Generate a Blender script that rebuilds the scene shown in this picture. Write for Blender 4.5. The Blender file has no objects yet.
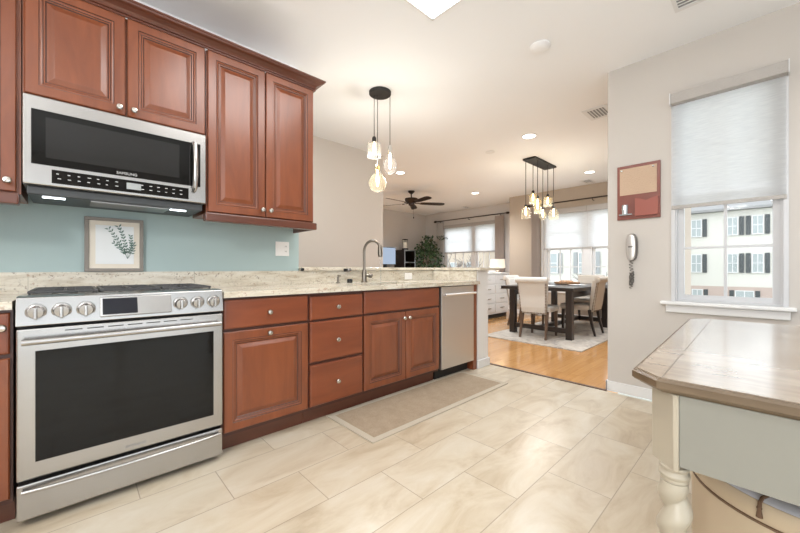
import bpy, bmesh, math, random
from mathutils import Vector, Matrix
random.seed(7)
PI = math.pi
S = bpy.context.scene
COL = S.collection

# ------------------------------------------------------------------ camera
cd = bpy.data.cameras.new('camera')
cam = bpy.data.objects.new('camera', cd); COL.objects.link(cam)
cam.location = (0, 0, 1.05)
cam.rotation_euler = (PI/2, 0, -math.asin(0.6849))
cd.sensor_width = 36; cd.lens = 346/800*36; cd.shift_y = 0.0025; cd.clip_start = 0.02; cd.clip_end = 300
S.camera = cam

# ------------------------------------------------------------------ world (bright overcast sky), lights, exposure
w = bpy.data.worlds.new('world'); S.world = w; w.use_nodes = True
bg = w.node_tree.nodes['Background']
bg.inputs[0].default_value = (0.90, 0.95, 1.0, 1); bg.inputs[1].default_value = 2.0
S.view_settings.view_transform = 'Standard'; S.view_settings.look = 'None'
S.view_settings.gamma = 1; S.view_settings.use_curve_mapping = False
S.view_settings.exposure = 0.38

def area(name, loc, rot, sx, sy, power, color=(1, 1, 1), spread=180):
    l = bpy.data.lights.new(name, 'AREA'); l.shape = 'RECTANGLE'; l.size = sx; l.size_y = sy
    l.energy = power; l.color = color; l.spread = math.radians(spread)
    o = bpy.data.objects.new(name, l); COL.objects.link(o); o.location = loc; o.rotation_euler = rot
    return o
# area lights added as daylight fill at the unseen patio door and left window
area('patio_fill', (0.5, -2.72, 1.15), (PI/2, 0, PI), 2.9, 2.2, 52, (0.95, 0.98, 1.0))
area('side_window_fill', (-1.88, -0.6, 1.45), (PI/2, 0, -PI/2), 2.2, 1.5, 30, (0.97, 0.98, 1.0))
def point(name, loc, power, r=.14, color=(1, .985, .965)):
    l = bpy.data.lights.new(name, 'POINT'); l.energy = power; l.shadow_soft_size = r; l.color = color
    o = bpy.data.objects.new(name, l); COL.objects.link(o); o.location = loc
point('ceiling_fill_point', (-1.15, .35, 2.15), 50)  # unseen bare fill light, added to brighten the ceiling above the cabinets

# ------------------------------------------------------------------ materials
M = {}
def nt(name):
    m = bpy.data.materials.new(name); m.use_nodes = True
    n = m.node_tree; return m, n, n.nodes['Principled BSDF']
def mat(name, col, rough=0.5, metal=0.0, coat=0.0, spec=0.5, emit=None, estr=0.0, bump=None):
    m, n, p = nt(name)
    p.inputs['Base Color'].default_value = (*col, 1); p.inputs['Roughness'].default_value = rough
    p.inputs['Metallic'].default_value = metal; p.inputs['Coat Weight'].default_value = coat
    p.inputs['Coat Roughness'].default_value = 0.15; p.inputs['Specular IOR Level'].default_value = spec
    if emit: p.inputs['Emission Color'].default_value = (*emit, 1); p.inputs['Emission Strength'].default_value = estr
    if bump:
        sc, st = bump
        no = n.nodes.new('ShaderNodeTexNoise'); no.inputs['Scale'].default_value = sc
        b = n.nodes.new('ShaderNodeBump'); b.inputs['Strength'].default_value = st; b.inputs['Distance'].default_value = .01
        tc = n.nodes.new('ShaderNodeTexCoord'); n.links.new(tc.outputs['Object'], no.inputs['Vector'])
        n.links.new(no.outputs[0], b.inputs['Height']); n.links.new(b.outputs[0], p.inputs['Normal'])
    M[name] = m; return m
def coords(n, scale=(1, 1, 1), loc=(0, 0, 0), world=False):
    mp = n.nodes.new('ShaderNodeMapping'); mp.inputs['Scale'].default_value = scale; mp.inputs['Location'].default_value = loc
    if world:
        g = n.nodes.new('ShaderNodeNewGeometry'); n.links.new(g.outputs['Position'], mp.inputs['Vector'])
    else:
        g = n.nodes.new('ShaderNodeTexCoord'); n.links.new(g.outputs['Object'], mp.inputs['Vector'])
    return mp.outputs[0]
def noise(n, vec, scale, detail=4, rough=.55, dist=0):
    t = n.nodes.new('ShaderNodeTexNoise'); t.inputs['Scale'].default_value = scale; t.inputs['Detail'].default_value = detail
    t.inputs['Roughness'].default_value = rough; t.inputs['Distortion'].default_value = dist
    n.links.new(vec, t.inputs['Vector']); return t.outputs[0]
def ramp(n, fac, stops):
    r = n.nodes.new('ShaderNodeValToRGB'); e = r.color_ramp.elements
    while len(e) < len(stops): e.new(.5)
    for i, (p, c) in enumerate(stops):
        e[i].position = p; e[i].color = (*c, 1) if len(c) == 3 else c
    n.links.new(fac, r.inputs[0]); return r.outputs[0]
def mixc(n, fac, a, b, mode='MIX'):
    x = n.nodes.new('ShaderNodeMix'); x.data_type = 'RGBA'; x.blend_type = mode
    if isinstance(fac, float): x.inputs[0].default_value = fac
    else: n.links.new(fac, x.inputs[0])
    for i, v in ((6, a), (7, b)):
        if isinstance(v, tuple): x.inputs[i].default_value = (*v, 1)
        else: n.links.new(v, x.inputs[i])
    return x.outputs[2]

def wood(name, c1, c2, scale, rough=.3, coat=.3, world=False):
    m, n, p = nt(name)
    v = coords(n, scale, world=world)
    f = noise(n, v, 3.0, 6, .6, .6)
    c = ramp(n, f, [(.25, c1), (.75, c2)])
    n.links.new(c, p.inputs['Base Color']); p.inputs['Roughness'].default_value = rough
    p.inputs['Coat Weight'].default_value = coat; p.inputs['Coat Roughness'].default_value = .22
    M[name] = m; return m
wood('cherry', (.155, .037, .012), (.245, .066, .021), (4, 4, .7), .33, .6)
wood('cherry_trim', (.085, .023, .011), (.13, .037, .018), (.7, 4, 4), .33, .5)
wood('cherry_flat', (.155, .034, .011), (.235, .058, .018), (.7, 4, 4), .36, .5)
mat('glaze', (.045, .014, .010), .45, coat=.2)
mat('cherry_dark', (.075, .022, .014), .4, coat=.3)
wood('espresso', (.010, .006, .004), (.020, .011, .008), (.6, 3, 3), .35, .3)
wood('leg_brown', (.085, .048, .028), (.12, .07, .04), (3, 3, .5), .45, .2)
mat('wall_greige', (.55, .515, .475), .8); mat('wall_kitchen_blue', (.40, .51, .51), .7)
mat('wall_dining_lit', (.45, .375, .30), .8); mat('wall_grey', (.62, .59, .56), .8); mat('wall_pink_beige', (.59, .54, .49), .8)  # dining wall: same beige paint, browner because its room light is in the colour
mat('ceiling_white', (.85, .86, .87), .85); mat('white_paint', (.74, .74, .735), .4); mat('sash_white', (.56, .565, .575), .4)
mat('steel', (.47, .46, .45), .27, 1.0); mat('steel_dark', (.34, .33, .32), .3, 1.0)
mat('steel_dish', (.66, .64, .62), .45, 1.0)
mat('steel_bright', (.85, .84, .82), .45, .8); mat('chrome', (.80, .79, .77), .12, 1.0); mat('nickel', (.60, .56, .51), .22, 1.0); mat('bronze_nickel', (.23, .205, .175), .28, 1.0)
mat('black_glass', (.006, .006, .006), .05, spec=.3); mat('black_gloss', (.012, .012, .012), .15)
mat('black_matte', (.015, .014, .013), .55); mat('iron', (.07, .07, .072), .45, .5)
mat('dark_plastic', (.05, .055, .06), .4); mat('display', (.004, .005, .012), .08)
mat('print_white', (.55, .55, .55), .6); mat('print_grey', (.25, .25, .25), .5)
mat('lamp_led', (1, 1, 1), .5, emit=(.85, .93, 1), estr=5); mat('lamp_panel', (1, 1, 1), .5, emit=(1, .99, .97), estr=5.5)
mat('can_glow', (1, 1, 1), .5, emit=(1, .96, .9), estr=6); mat('bulb_glow', (1, .9, .7), .4, emit=(1, .74, .40), estr=9)
mat('bulb_cool', (1, .95, .85), .4, emit=(1, .86, .66), estr=9)
mat('shade_lamp', (.75, .70, .60), .8, emit=(1, .86, .66), estr=.35)
mat('gold', (.62, .46, .22), .25, 1.0); mat('screen_blue', (.1, .12, .15), .3, emit=(.50, .64, .85), estr=.5)
mat('grey_frame', (.25, .225, .20), .55, bump=(60, .3)); mat('mat_board', (.78, .72, .62), .7); mat('print_paper', (.80, .83, .84), .6)
mat('sage', (.12, .20, .17), .7); mat('cord_black', (.03, .028, .026), .6)
mat('linen', (.66, .64, .60), .9, bump=(220, .25)); mat('linen_tan_lit', (.52, .465, .40), .9, bump=(220, .25))  # tan copy: the same linen with tan light put into the colour
mat('nail_brass', (.16, .11, .07), .35, .8); mat('curtain_taupe', (.47, .40, .355), .9); mat('curtain_grey', (.50, .48, .46), .9)
mat('rod_bronze', (.035, .022, .016), .4, .4); mat('plate_white', (.85, .85, .84), .2)
mat('paint_grey_green', (.26, .255, .22), .38); mat('paint_leg', (.44, .395, .31), .33)
mat('pouf_cream', (.54, .44, .31), .55); mat('pouf_white', (.80, .80, .83), .5); mat('seam_brown', (.16, .10, .06), .6)
mat('tassel_brown', (.14, .08, .045), .8)
wood('board_red', (.17, .045, .030), (.22, .06, .04), (3, 3, .6), .4, .2); mat('cork', (.53, .385, .275), .85, bump=(120, .5))
mat('pocket_red', (.30, .085, .06), .5); mat('outlet_white', (.85, .84, .82), .3)
mat('phone_silver', (.62, .60, .57), .3, .6); mat('phone_dark', (.12, .11, .10), .4)
mat('siding', (.68, .66, .60), .8); mat('siding_tan', (.60, .50, .40), .8); mat('siding_pink', (.52, .41, .36), .8)
mat('shutter_hazed', (.33, .34, .34), .6); mat('shutter', (.07, .078, .08), .6); mat('roof_grey', (.30, .295, .29), .8); mat('bark', (.22, .19, .17), .9)  # pale shutters: bright outdoor haze put into the colour
mat('ground_out', (.35, .36, .32), .9); mat('pane_dark', (.40, .44, .44), .15); mat('leaf', (.028, .07, .026), .5); mat('leaf_light', (.07, .14, .055), .5)
mat('pot', (.25, .2, .15), .6); mat('candle', (.85, .82, .74), .5); mat('tan_wood', (.42, .24, .13), .5)
mat('mortar_strip', (.10, .05, .025), .5)
mat('rug_border', (.50, .44, .35), .95, bump=(150, .6))
mat('glass_steel', (.55, .6, .62), .1, .6)

def glassmat(name, tint, refl=.12, rough=.03, body=0):
    m = bpy.data.materials.new(name); m.use_nodes = True; n = m.node_tree; n.nodes.clear()
    o = n.nodes.new('ShaderNodeOutputMaterial'); t = n.nodes.new('ShaderNodeBsdfTransparent'); t.inputs[0].default_value = (*tint, 1)
    g = n.nodes.new('ShaderNodeBsdfGlossy'); g.inputs['Roughness'].default_value = rough
    lw = n.nodes.new('ShaderNodeLayerWeight'); lw.inputs[0].default_value = refl
    x = n.nodes.new('ShaderNodeMixShader'); n.links.new(lw.outputs['Fresnel'], x.inputs[0])
    n.links.new(t.outputs[0], x.inputs[1]); n.links.new(g.outputs[0], x.inputs[2]); fin = x
    if body:
        df = n.nodes.new('ShaderNodeBsdfTranslucent'); df.inputs[0].default_value = (*tint, 1); d2 = n.nodes.new('ShaderNodeBsdfDiffuse'); d2.inputs[0].default_value = (*tint, 1)
        ad = n.nodes.new('ShaderNodeMixShader'); n.links.new(df.outputs[0], ad.inputs[1]); n.links.new(d2.outputs[0], ad.inputs[2])
        fin = n.nodes.new('ShaderNodeMixShader'); fin.inputs[0].default_value = body; n.links.new(x.outputs[0], fin.inputs[1]); n.links.new(ad.outputs[0], fin.inputs[2])
    n.links.new(fin.outputs[0], o.inputs[0])
    M[name] = m
glassmat('pane', (.97, .98, .98), .1); glassmat('glass_smoke', (.92, .91, .88), .06, .03, .045); glassmat('glass_amber', (.97, .93, .82), .06, .03, .045)
glassmat('glass_clear', (.98, .98, .97), .07, .03, .03); glassmat('water', (.97, .98, .99), .3)

def shade_fabric():
    m = bpy.data.materials.new('shade_fabric'); m.use_nodes = True; n = m.node_tree; n.nodes.clear()
    o = n.nodes.new('ShaderNodeOutputMaterial'); v = coords(n, (1, 6, 60))
    f = noise(n, v, 2.0, 3, .6)
    c = ramp(n, f, [(.3, (.86, .87, .88)), (.7, (.97, .98, .98))])
    d = n.nodes.new('ShaderNodeBsdfDiffuse'); t = n.nodes.new('ShaderNodeBsdfTranslucent')
    n.links.new(c, d.inputs[0]); n.links.new(c, t.inputs[0])
    x = n.nodes.new('ShaderNodeMixShader'); x.inputs[0].default_value = .85
    n.links.new(d.outputs[0], x.inputs[1]); n.links.new(t.outputs[0], x.inputs[2])
    tr = n.nodes.new('ShaderNodeBsdfTransparent'); x2 = n.nodes.new('ShaderNodeMixShader'); x2.inputs[0].default_value = .03
    n.links.new(x.outputs[0], x2.inputs[1]); n.links.new(tr.outputs[0], x2.inputs[2]); n.links.new(x2.outputs[0], o.inputs[0])
    M['shade_fabric'] = m
shade_fabric()
mat('valance', (.43, .405, .38), .8, bump=(90, .4))

def granite():
    m, n, p = nt('granite')
    v = coords(n, (1, 1, 1), world=True); vs = coords(n, (.55, 1.6, 2.6), world=True)
    base = ramp(n, noise(n, vs, 9, 6, .65, .8), [(.30, (.45, .385, .29)), (.5, (.63, .58, .48)), (.72, (.72, .69, .61))])
    sp = ramp(n, noise(n, v, 75, 4, .7), [(.57, (0, 0, 0)), (.63, (1, 1, 1))])
    sm = ramp(n, noise(n, vs, 6, 3, .6), [(.42, (0, 0, 0)), (.62, (.85, .85, .85))])
    msk = mixc(n, 1.0, sp, sm, 'MULTIPLY')
    c = mixc(n, msk, base, (.13, .09, .065))
    sp2 = ramp(n, noise(n, v, 40, 3, .6), [(.60, (0, 0, 0)), (.68, (.6, .6, .6))])
    c = mixc(n, sp2, c, (.36, .22, .15))
    n.links.new(c, p.inputs['Base Color']); p.inputs['Roughness'].default_value = .16
    M['granite'] = m
granite()

def tile():
    m, n, p = nt('tile')
    v = coords(n, (1, 1, 1), (-.53-.3125, -.488, 0), world=True)
    b = n.nodes.new('ShaderNodeTexBrick'); n.links.new(v, b.inputs['Vector'])
    for k, x in (('Scale', 1), ('Mortar Size', .0022), ('Mortar Smooth', .1), ('Bias', 0), ('Brick Width', .625), ('Row Height', .294)): b.inputs[k].default_value = x
    b.inputs['Color1'].default_value = (0, 0, 0, 1); b.inputs['Color2'].default_value = (1, 1, 1, 1); b.inputs['Mortar'].default_value = (.5, .5, .5, 1)
    wv = coords(n, (.75, 1.7, 1), world=True)
    # shift the vein pattern from tile to tile
    sh = n.nodes.new('ShaderNodeVectorMath'); sh.operation = 'MULTIPLY_ADD'
    n.links.new(b.outputs['Color'], sh.inputs[0]); sh.inputs[1].default_value = (2.1, 5.3, 1.7); n.links.new(wv, sh.inputs[2])
    ve = noise(n, sh.outputs[0], 2.6, 7, .62, 1.3)
    c = ramp(n, ve, [(.30, (.38, .295, .195)), (.42, (.485, .40, .285)), (.52, (.55, .475, .36)), (.68, (.61, .555, .46))])
    tone = mixc(n, .25, c, ramp(n, b.outputs['Color'], [(0, (.50, .42, .315)), (1, (.58, .525, .435))]))
    fin = mixc(n, b.outputs['Fac'], tone, (.33, .27, .20))
    n.links.new(fin, p.inputs['Base Color']); p.inputs['Roughness'].default_value = .28
    bm_ = n.nodes.new('ShaderNodeBump'); bm_.inputs['Strength'].default_value = .25; bm_.inputs['Distance'].default_value = .002; bm_.invert = True
    n.links.new(b.outputs['Fac'], bm_.inputs['Height']); n.links.new(bm_.outputs[0], p.inputs['Normal'])
    M['tile'] = m
tile()
def hardwood():
    m, n, p = nt('hardwood')
    v = coords(n, (1, 1, 1), world=True)
    b = n.nodes.new('ShaderNodeTexBrick'); n.links.new(v, b.inputs['Vector'])
    for k, x in (('Scale', 1), ('Mortar Size', .0006), ('Mortar Smooth', .1), ('Brick Width', .9), ('Row Height', .075)): b.inputs[k].default_value = x
    b.inputs['Color1'].default_value = (.52, .255, .085, 1); b.inputs['Color2'].default_value = (.62, .335, .125, 1); b.inputs['Mortar'].default_value = (.25, .12, .05, 1)
    b.offset_frequency = 3; b.offset = .37
    g = noise(n, coords(n, (1.2, 14, 1), world=True), 3, 5, .6, .4)
    c = mixc(n, .25, b.outputs['Color'], ramp(n, g, [(.3, (.42, .20, .07)), (.7, (.70, .42, .18))]))
    n.links.new(c, p.inputs['Base Color']); p.inputs['Roughness'].default_value = .18; p.inputs['Coat Weight'].default_value = .3; p.inputs['Coat Roughness'].default_value = .08
    M['hardwood'] = m
hardwood()
def rugs():
    m, n, p = nt('rug_taupe')
    f = noise(n, coords(n, (1, 1, 1), world=True), 14, 6, .7, .5)
    f2 = noise(n, coords(n, (1, 1, 1), world=True), 160, 2, .6)
    c = mixc(n, .4, ramp(n, f, [(.35, (.31, .235, .16)), (.65, (.40, .315, .225))]), ramp(n, f2, [(.3, (.24, .18, .12)), (.7, (.44, .35, .25))]))
    n.links.new(c, p.inputs['Base Color']); p.inputs['Roughness'].default_value = .95; M['rug_taupe'] = m
    m, n, p = nt('rug_cream')
    f = noise(n, coords(n, (1, 1, 1), world=True), 4.5, 6, .7, 1.5)
    c = ramp(n, f, [(.36, (.34, .30, .275)), (.47, (.49, .44, .38)), (.6, (.57, .525, .46))])
    n.links.new(c, p.inputs['Base Color']); p.inputs['Roughness'].default_value = .95; M['rug_cream'] = m
rugs()
def tabletop_mat():
    m, n, p = nt('weathered_oak')
    v = coords(n, (8, .9, 8), world=True)
    f = noise(n, v, 2.2, 7, .65, .8); k = noise(n, coords(n, (1, 1, 1), world=True), 3.0, 4, .6, .5)
    c = mixc(n, .5, ramp(n, f, [(.3, (.20, .145, .095)), (.55, (.33, .26, .19)), (.75, (.46, .39, .31))]), ramp(n, k, [(.35, (.24, .175, .12)), (.65, (.42, .36, .29))]))
    n.links.new(c, p.inputs['Base Color']); p.inputs['Roughness'].default_value = .24
    p.inputs['Coat Weight'].default_value = .6; p.inputs['Coat Roughness'].default_value = .16
    M['weathered_oak'] = m
tabletop_mat()
wood('oak_edge', (.085, .055, .03), (.17, .12, .072), (3, .8, 6), .4, .2, True)

# ------------------------------------------------------------------ mesh helpers
class B:
    def __init__(s): s.bm = bmesh.new(); s.smooth = False
    def box(s, x0, x1, y0, y1, z0, z1, m=0):
        v = [s.bm.verts.new((x, y, z)) for x in (x0, x1) for y in (y0, y1) for z in (z0, z1)]
        for f in ((0, 1, 3, 2), (4, 6, 7, 5), (0, 4, 5, 1), (2, 3, 7, 6), (0, 2, 6, 4), (1, 5, 7, 3)):
            s.bm.faces.new([v[i] for i in f]).material_index = m
        return s
    def poly(s, pts, z0, z1, m=0):          # extruded plan polygon
        a = [s.bm.verts.new((x, y, z0)) for x, y in pts]; b = [s.bm.verts.new((x, y, z1)) for x, y in pts]
        s.bm.faces.new(a[::-1]).material_index = m; s.bm.faces.new(b).material_index = m
        for i in range(len(pts)): j = (i+1) % len(pts); s.bm.faces.new((a[i], a[j], b[j], b[i])).material_index = m
        return s
    def rings(s, loops, m=0, cap=True, mats=None, close=False):
        L = [[s.bm.verts.new(p) for p in l] for l in loops]
        for k in range(len(L)-1 + (1 if close else 0)):
            a, b = L[k], L[(k+1) % len(L)]
            for i in range(len(a)):
                j = (i+1) % len(a)
                try: s.bm.faces.new((a[i], a[j], b[j], b[i])).material_index = mats[k] if mats else m
                except ValueError: pass
        if cap and not close:
            s.bm.faces.new(L[0][::-1]).material_index = mats[0] if mats else m
            s.bm.faces.new(L[-1]).material_index = mats[-1] if mats else m
        return s
    def lathe(s, c, prof, ax=(0, 0, 1), n=20, m=0, mats=None, cap=True):  # prof: (r, t) along axis
        ax = Vector(ax).normalized(); u = ax.orthogonal().normalized(); v = ax.cross(u); c = Vector(c)
        s.rings([[c + ax*t + (u*math.cos(2*PI*i/n) + v*math.sin(2*PI*i/n))*max(r, 1e-4) for i in range(n)] for r, t in prof], m, mats=mats, cap=cap)
        s.smooth = True; return s
    def tube(s, pts, r, n=8, m=0, closed=False):
        pts = [Vector(p) for p in pts]; rr = r if isinstance(r, (list, tuple)) else [r]*len(pts)
        loops = []; up = None
        for i, p in enumerate(pts):
            d = (pts[min(i+1, len(pts)-1)] - pts[max(i-1, 0)]).normalized()
            if up is None: up = d.orthogonal().normalized()
            up = (up - d*up.dot(d)).normalized(); q = d.cross(up)
            loops.append([p + (up*math.cos(2*PI*k/n) + q*math.sin(2*PI*k/n))*rr[i] for k in range(n)])
        s.rings(loops, m); s.smooth = True; return s
    def quad(s, a, b, c, d, m=0):
        s.bm.faces.new([s.bm.verts.new(p) for p in (a, b, c, d)]).material_index = m; return s
    def build(s, name, mats, parent=None, bev=0, seg=2, sub=0):
        if bev: pass
        bmesh.ops.recalc_face_normals(s.bm, faces=s.bm.faces)
        off = WL(parent) if parent else Vector()
        if off.length: bmesh.ops.translate(s.bm, verts=s.bm.verts, vec=-off)
        me = bpy.data.meshes.new(name); s.bm.to_mesh(me); s.bm.free()
        for mm in (mats if isinstance(mats, (list, tuple)) else [mats]): me.materials.append(M[mm])
        if s.smooth:
            for f in me.polygons: f.use_smooth = True
            me.set_sharp_from_angle(angle=math.radians(38))
        o = bpy.data.objects.new(name, me); COL.objects.link(o)
        if parent: o.parent = parent
        if bev:
            md = o.modifiers.new('bevel', 'BEVEL'); md.width = bev; md.segments = seg; md.limit_method = 'ANGLE'; md.angle_limit = math.radians(40)
        if sub:
            md = o.modifiers.new('sub', 'SUBSURF'); md.levels = sub; md.render_levels = sub
            for f in me.polygons: f.use_smooth = True
        return o
def WL(o):
    v = Vector(o.location)
    while o.parent: o = o.parent; v += Vector(o.location)
    return v
def thing(name, label, cat, loc=(0, 0, 0), group=None):
    o = bpy.data.objects.new(name, None); o.empty_display_size = .1; COL.objects.link(o); o.location = loc
    return tag(o, label, cat, group)
def tag(o, label, cat, group=None, kind=None):
    o['label'] = label; o['category'] = cat
    if group: o['group'] = group
    if kind: o['kind'] = kind
    return o
def struct(name, b, m, parent=None, bev=0):
    o = b.build(name, m, parent, bev)
    if not parent: o['kind'] = 'structure'
    return o
def copy_tree(o, parent=None):
    c = o.copy(); COL.objects.link(c)
    if parent: c.parent = parent
    for ch in list(o.children): copy_tree(ch, c)
    return c
def text(name, s, loc, rot, size, m, parent, ext=.0006):
    c = bpy.data.curves.new(name, 'FONT'); c.body = s; c.size = size; c.extrude = ext; c.align_x = 'CENTER'; c.align_y = 'CENTER'
    c.materials.append(M[m]); o = bpy.data.objects.new(name, c); COL.objects.link(o); o.parent = parent
    o.location = Vector(loc) - WL(parent); o.rotation_euler = rot
    bpy.context.view_layer.update()
    me = bpy.data.meshes.new_from_object(o.evaluated_get(bpy.context.evaluated_depsgraph_get()))
    q = bpy.data.objects.new(name, me); COL.objects.link(q); q.parent = parent; q.location = o.location; q.rotation_euler = rot
    bpy.data.objects.remove(o); return q

# ------------------------------------------------------------------ the room
H = 2.743
struct('floor_tile', B().box(-1.75, 3.315, -2.6, 2.72, -.1, 0), 'tile')
b = B().box(3.335, 8.3, .95, 7.6, -.1, 0).box(-1.75, 3.335, 2.86, 3.97, -.1, 0).box(3.285, 3.335, 2.86, 3.97, -.1, 0)
struct('floor_hardwood', b, 'hardwood')
struct('trim_1', B().box(3.315, 3.345, .95, 2.09, -.02, .007), 'mortar_strip')
struct('ceiling', B().box(-1.9, 8.35, -2.75, 7.75, H, H+.1), 'ceiling_white')
struct('wall_back', B().box(-1.75, 1.38, 2.72, 2.86, 0, 2.2), 'wall_kitchen_blue')
struct('wall_back_upper', B().box(-1.75, 1.38, 2.72, 2.86, 2.2, H), 'ceiling_white')
b = B().box(1.38, 3.085, 2.72, 2.86, 0, 1.028).box(3.085, 3.28, 2.09, 2.86, 0, 1.028)
struct('wall_peninsula', b, 'white_paint')
struct('wall_nook', B().box(-1.75, 3.38, 3.97, 4.1, 0, H), 'wall_pink_beige')
struct('wall_nook_left', B().box(-1.75, -1.63, 2.86, 3.97, 0, H), 'wall_pink_beige')
struct('wall_living_left', B().box(3.25, 3.38, 4.1, 7.5, 0, H), 'wall_grey')
struct('wall_living_back', B().box(3.25, 8.3, 7.5, 7.65, 0, H), 'wall_grey')
# kitchen window wall X=3.36
b = B()
WY0, WY1, WZ0, WZ1 = -.08, .50, .80, 2.36
b.box(3.36, 3.5, WY1, .95, 0, H).box(3.36, 3.5, -2.6, WY0, 0, H).box(3.36, 3.5, WY0, WY1, 0, WZ0).box(3.36, 3.5, WY0, WY1, WZ1, H)
struct('wall_right', b, 'wall_greige')
struct('wall_dining_right', B().box(3.5, 7.7, .905, .95, 0, H), ['wall_dining_lit'])
# wall behind the camera with the patio door opening, and the left wall with a wide window
struct('wall_front', B().box(-1.75, -1.0, -2.74, -2.6, 0, H).box(2.0, 3.5, -2.74, -2.6, 0, H).box(-1.0, 2.0, -2.74, -2.6, 2.25, H), 'wall_greige')
b = B().box(-1.9, -1.75, -2.74, -1.7, 0, H).box(-1.9, -1.75, .5, 4.1, 0, H).box(-1.9, -1.75, -1.7, .5, 0, .7).box(-1.9, -1.75, -1.7, .5, 2.2, H)
struct('wall_left', b, 'wall_greige')
# dining far wall X=7.55
b = B(); DY0, DY1, DZ0, DZ1 = 1.45, 3.40, .62, 2.27
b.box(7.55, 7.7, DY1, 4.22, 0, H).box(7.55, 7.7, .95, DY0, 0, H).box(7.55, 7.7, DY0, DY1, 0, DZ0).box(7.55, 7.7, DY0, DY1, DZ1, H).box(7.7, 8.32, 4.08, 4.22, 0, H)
struct('wall_dining_far', b, 'wall_dining_lit')
b = B(); LY0, LY1, LZ0, LZ1 = 4.92, 6.76, .55, 2.30
b.box(8.17, 8.32, LY1, 7.5, 0, H).box(8.17, 8.32, 4.22, LY0, 0, H).box(8.17, 8.32, LY0, LY1, 0, LZ0).box(8.17, 8.32, LY0, LY1, LZ1, H)
struct('wall_living_far', b, 'wall_grey')
# baseboards
struct('baseboard_right', B().box(3.345, 3.36, -2.6, .962, 0, .085).box(3.345, 3.50, .95, .962, 0, .085), 'white_paint', bev=.003)
struct('baseboard_dining', B().box(7.535, 7.55, .95, 4.22, 0, .10).box(3.5, 7.535, .95, .965, 0, .10), 'white_paint')
struct('baseboard_living', B().box(3.38, 8.17, 7.485, 7.5, 0, .10).box(8.155, 8.17, 4.22, 7.485, 0, .10), 'white_paint')
struct('baseboard_nook', B().box(-1.6, 3.38, 3.955, 3.97, 0, .10).box(3.38, 3.395, 3.955, 7.48, 0, .10), 'white_paint')
struct('baseboard_peninsula', B().box(3.070, 3.295, 2.075, 2.09, 0, .085).box(3.28, 3.295, 2.09, 2.86, 0, .085), 'white_paint', bev=.003)

def sash_grid(b, X, y0, y1, z0, z1, ny, nz, fw=.035, t=.014, d=.03):
    """white sash frame with muntins in plane X"""
    b.box(X, X+d, y0, y1, z0, z0+fw).box(X, X+d, y0, y1, z1-fw, z1).box(X, X+d, y0, y0+fw, z0+fw, z1-fw).box(X, X+d, y1-fw, y1, z0+fw, z1-fw)
    for i in range(1, ny):
        y = y0+fw + (y1-y0-2*fw)*i/ny; b.box(X+.006, X+d-.006, y-t/2, y+t/2, z0+fw, z1-fw)
    for i in range(1, nz):
        z = z0+fw + (z1-z0-2*fw)*i/nz; b.box(X+.008, X+d-.008, y0+fw, y1-fw, z-t/2, z+t/2)
# kitchen window
wn = struct('window_1', B().box(3.37, 3.49, WY0, WY0+.022, WZ0, WZ1).box(3.37, 3.49, WY1-.022, WY1, WZ0, WZ1).box(3.37, 3.49, WY0+.022, WY1-.022, WZ1-.022, WZ1).box(3.37, 3.49, WY0+.022, WY1-.022, WZ0, WZ0+.012), 'sash_white')
b = B(); sash_grid(b, 3.40, WY0+.022, WY1-.022, .812, 1.60, 2, 2, .038, .018); b.build('lower_sash', 'sash_white', wn)
b = B(); sash_grid(b, 3.435, WY0+.022, WY1-.022, 1.55, WZ1-.022, 2, 2, .038, .017); b.build('upper_sash', 'sash_white', wn)
B().box(3.4135, 3.4155, WY0+.06, WY1-.06, .85, 1.542).build('lower_pane', 'pane', wn)
B().box(3.4485, 3.4505, WY0+.06, WY1-.06, 1.588, WZ1-.06).build('upper_pane', 'pane', wn)
B().box(3.30, 3.40, -.125, .575, .775, .80).build('window_stool', 'white_paint', wn, .006)
B().box(3.338, 3.359, -.10, .545, .715, .774).build('window_apron', 'white_paint', wn, .006)
B().box(3.352, 3.372, WY0-.012, WY0+.012, .80, 2.37).box(3.352, 3.372, WY1-.012, WY1+.012, .80, 2.37).build('window_casing', 'sash_white', wn)
B().box(3.385, 3.40, .20, .24, 1.575, 1.595).build('sash_lock', 'nickel', wn)
t = thing('roller_shade', 'white woven roller shade half down over the kitchen window, greige valance', 'window shade', (3.34, .21, 1.50))
B().quad((3.347, WY0-.002, 1.53), (3.347, WY1+.006, 1.53), (3.347, WY1+.006, 2.30), (3.347, WY0-.002, 2.30)).build('fabric', 'shade_fabric', t)
B().box(3.341, 3.3515, WY0-.004, WY1+.008, 1.503, 1.53).build('hem_bar', 'valance', t, .003)
B().box(3.285, 3.359, -.088, .508, 2.295, 2.372).build('valance', 'valance', t, .004)
B().box(3.283, 3.359, -.094, -.0885, 2.290, 2.376).build('end_cap', 'white_paint', t); B().box(3.283, 3.359, .5085, .514, 2.290, 2.376).build('end_cap', 'white_paint', t)
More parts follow.
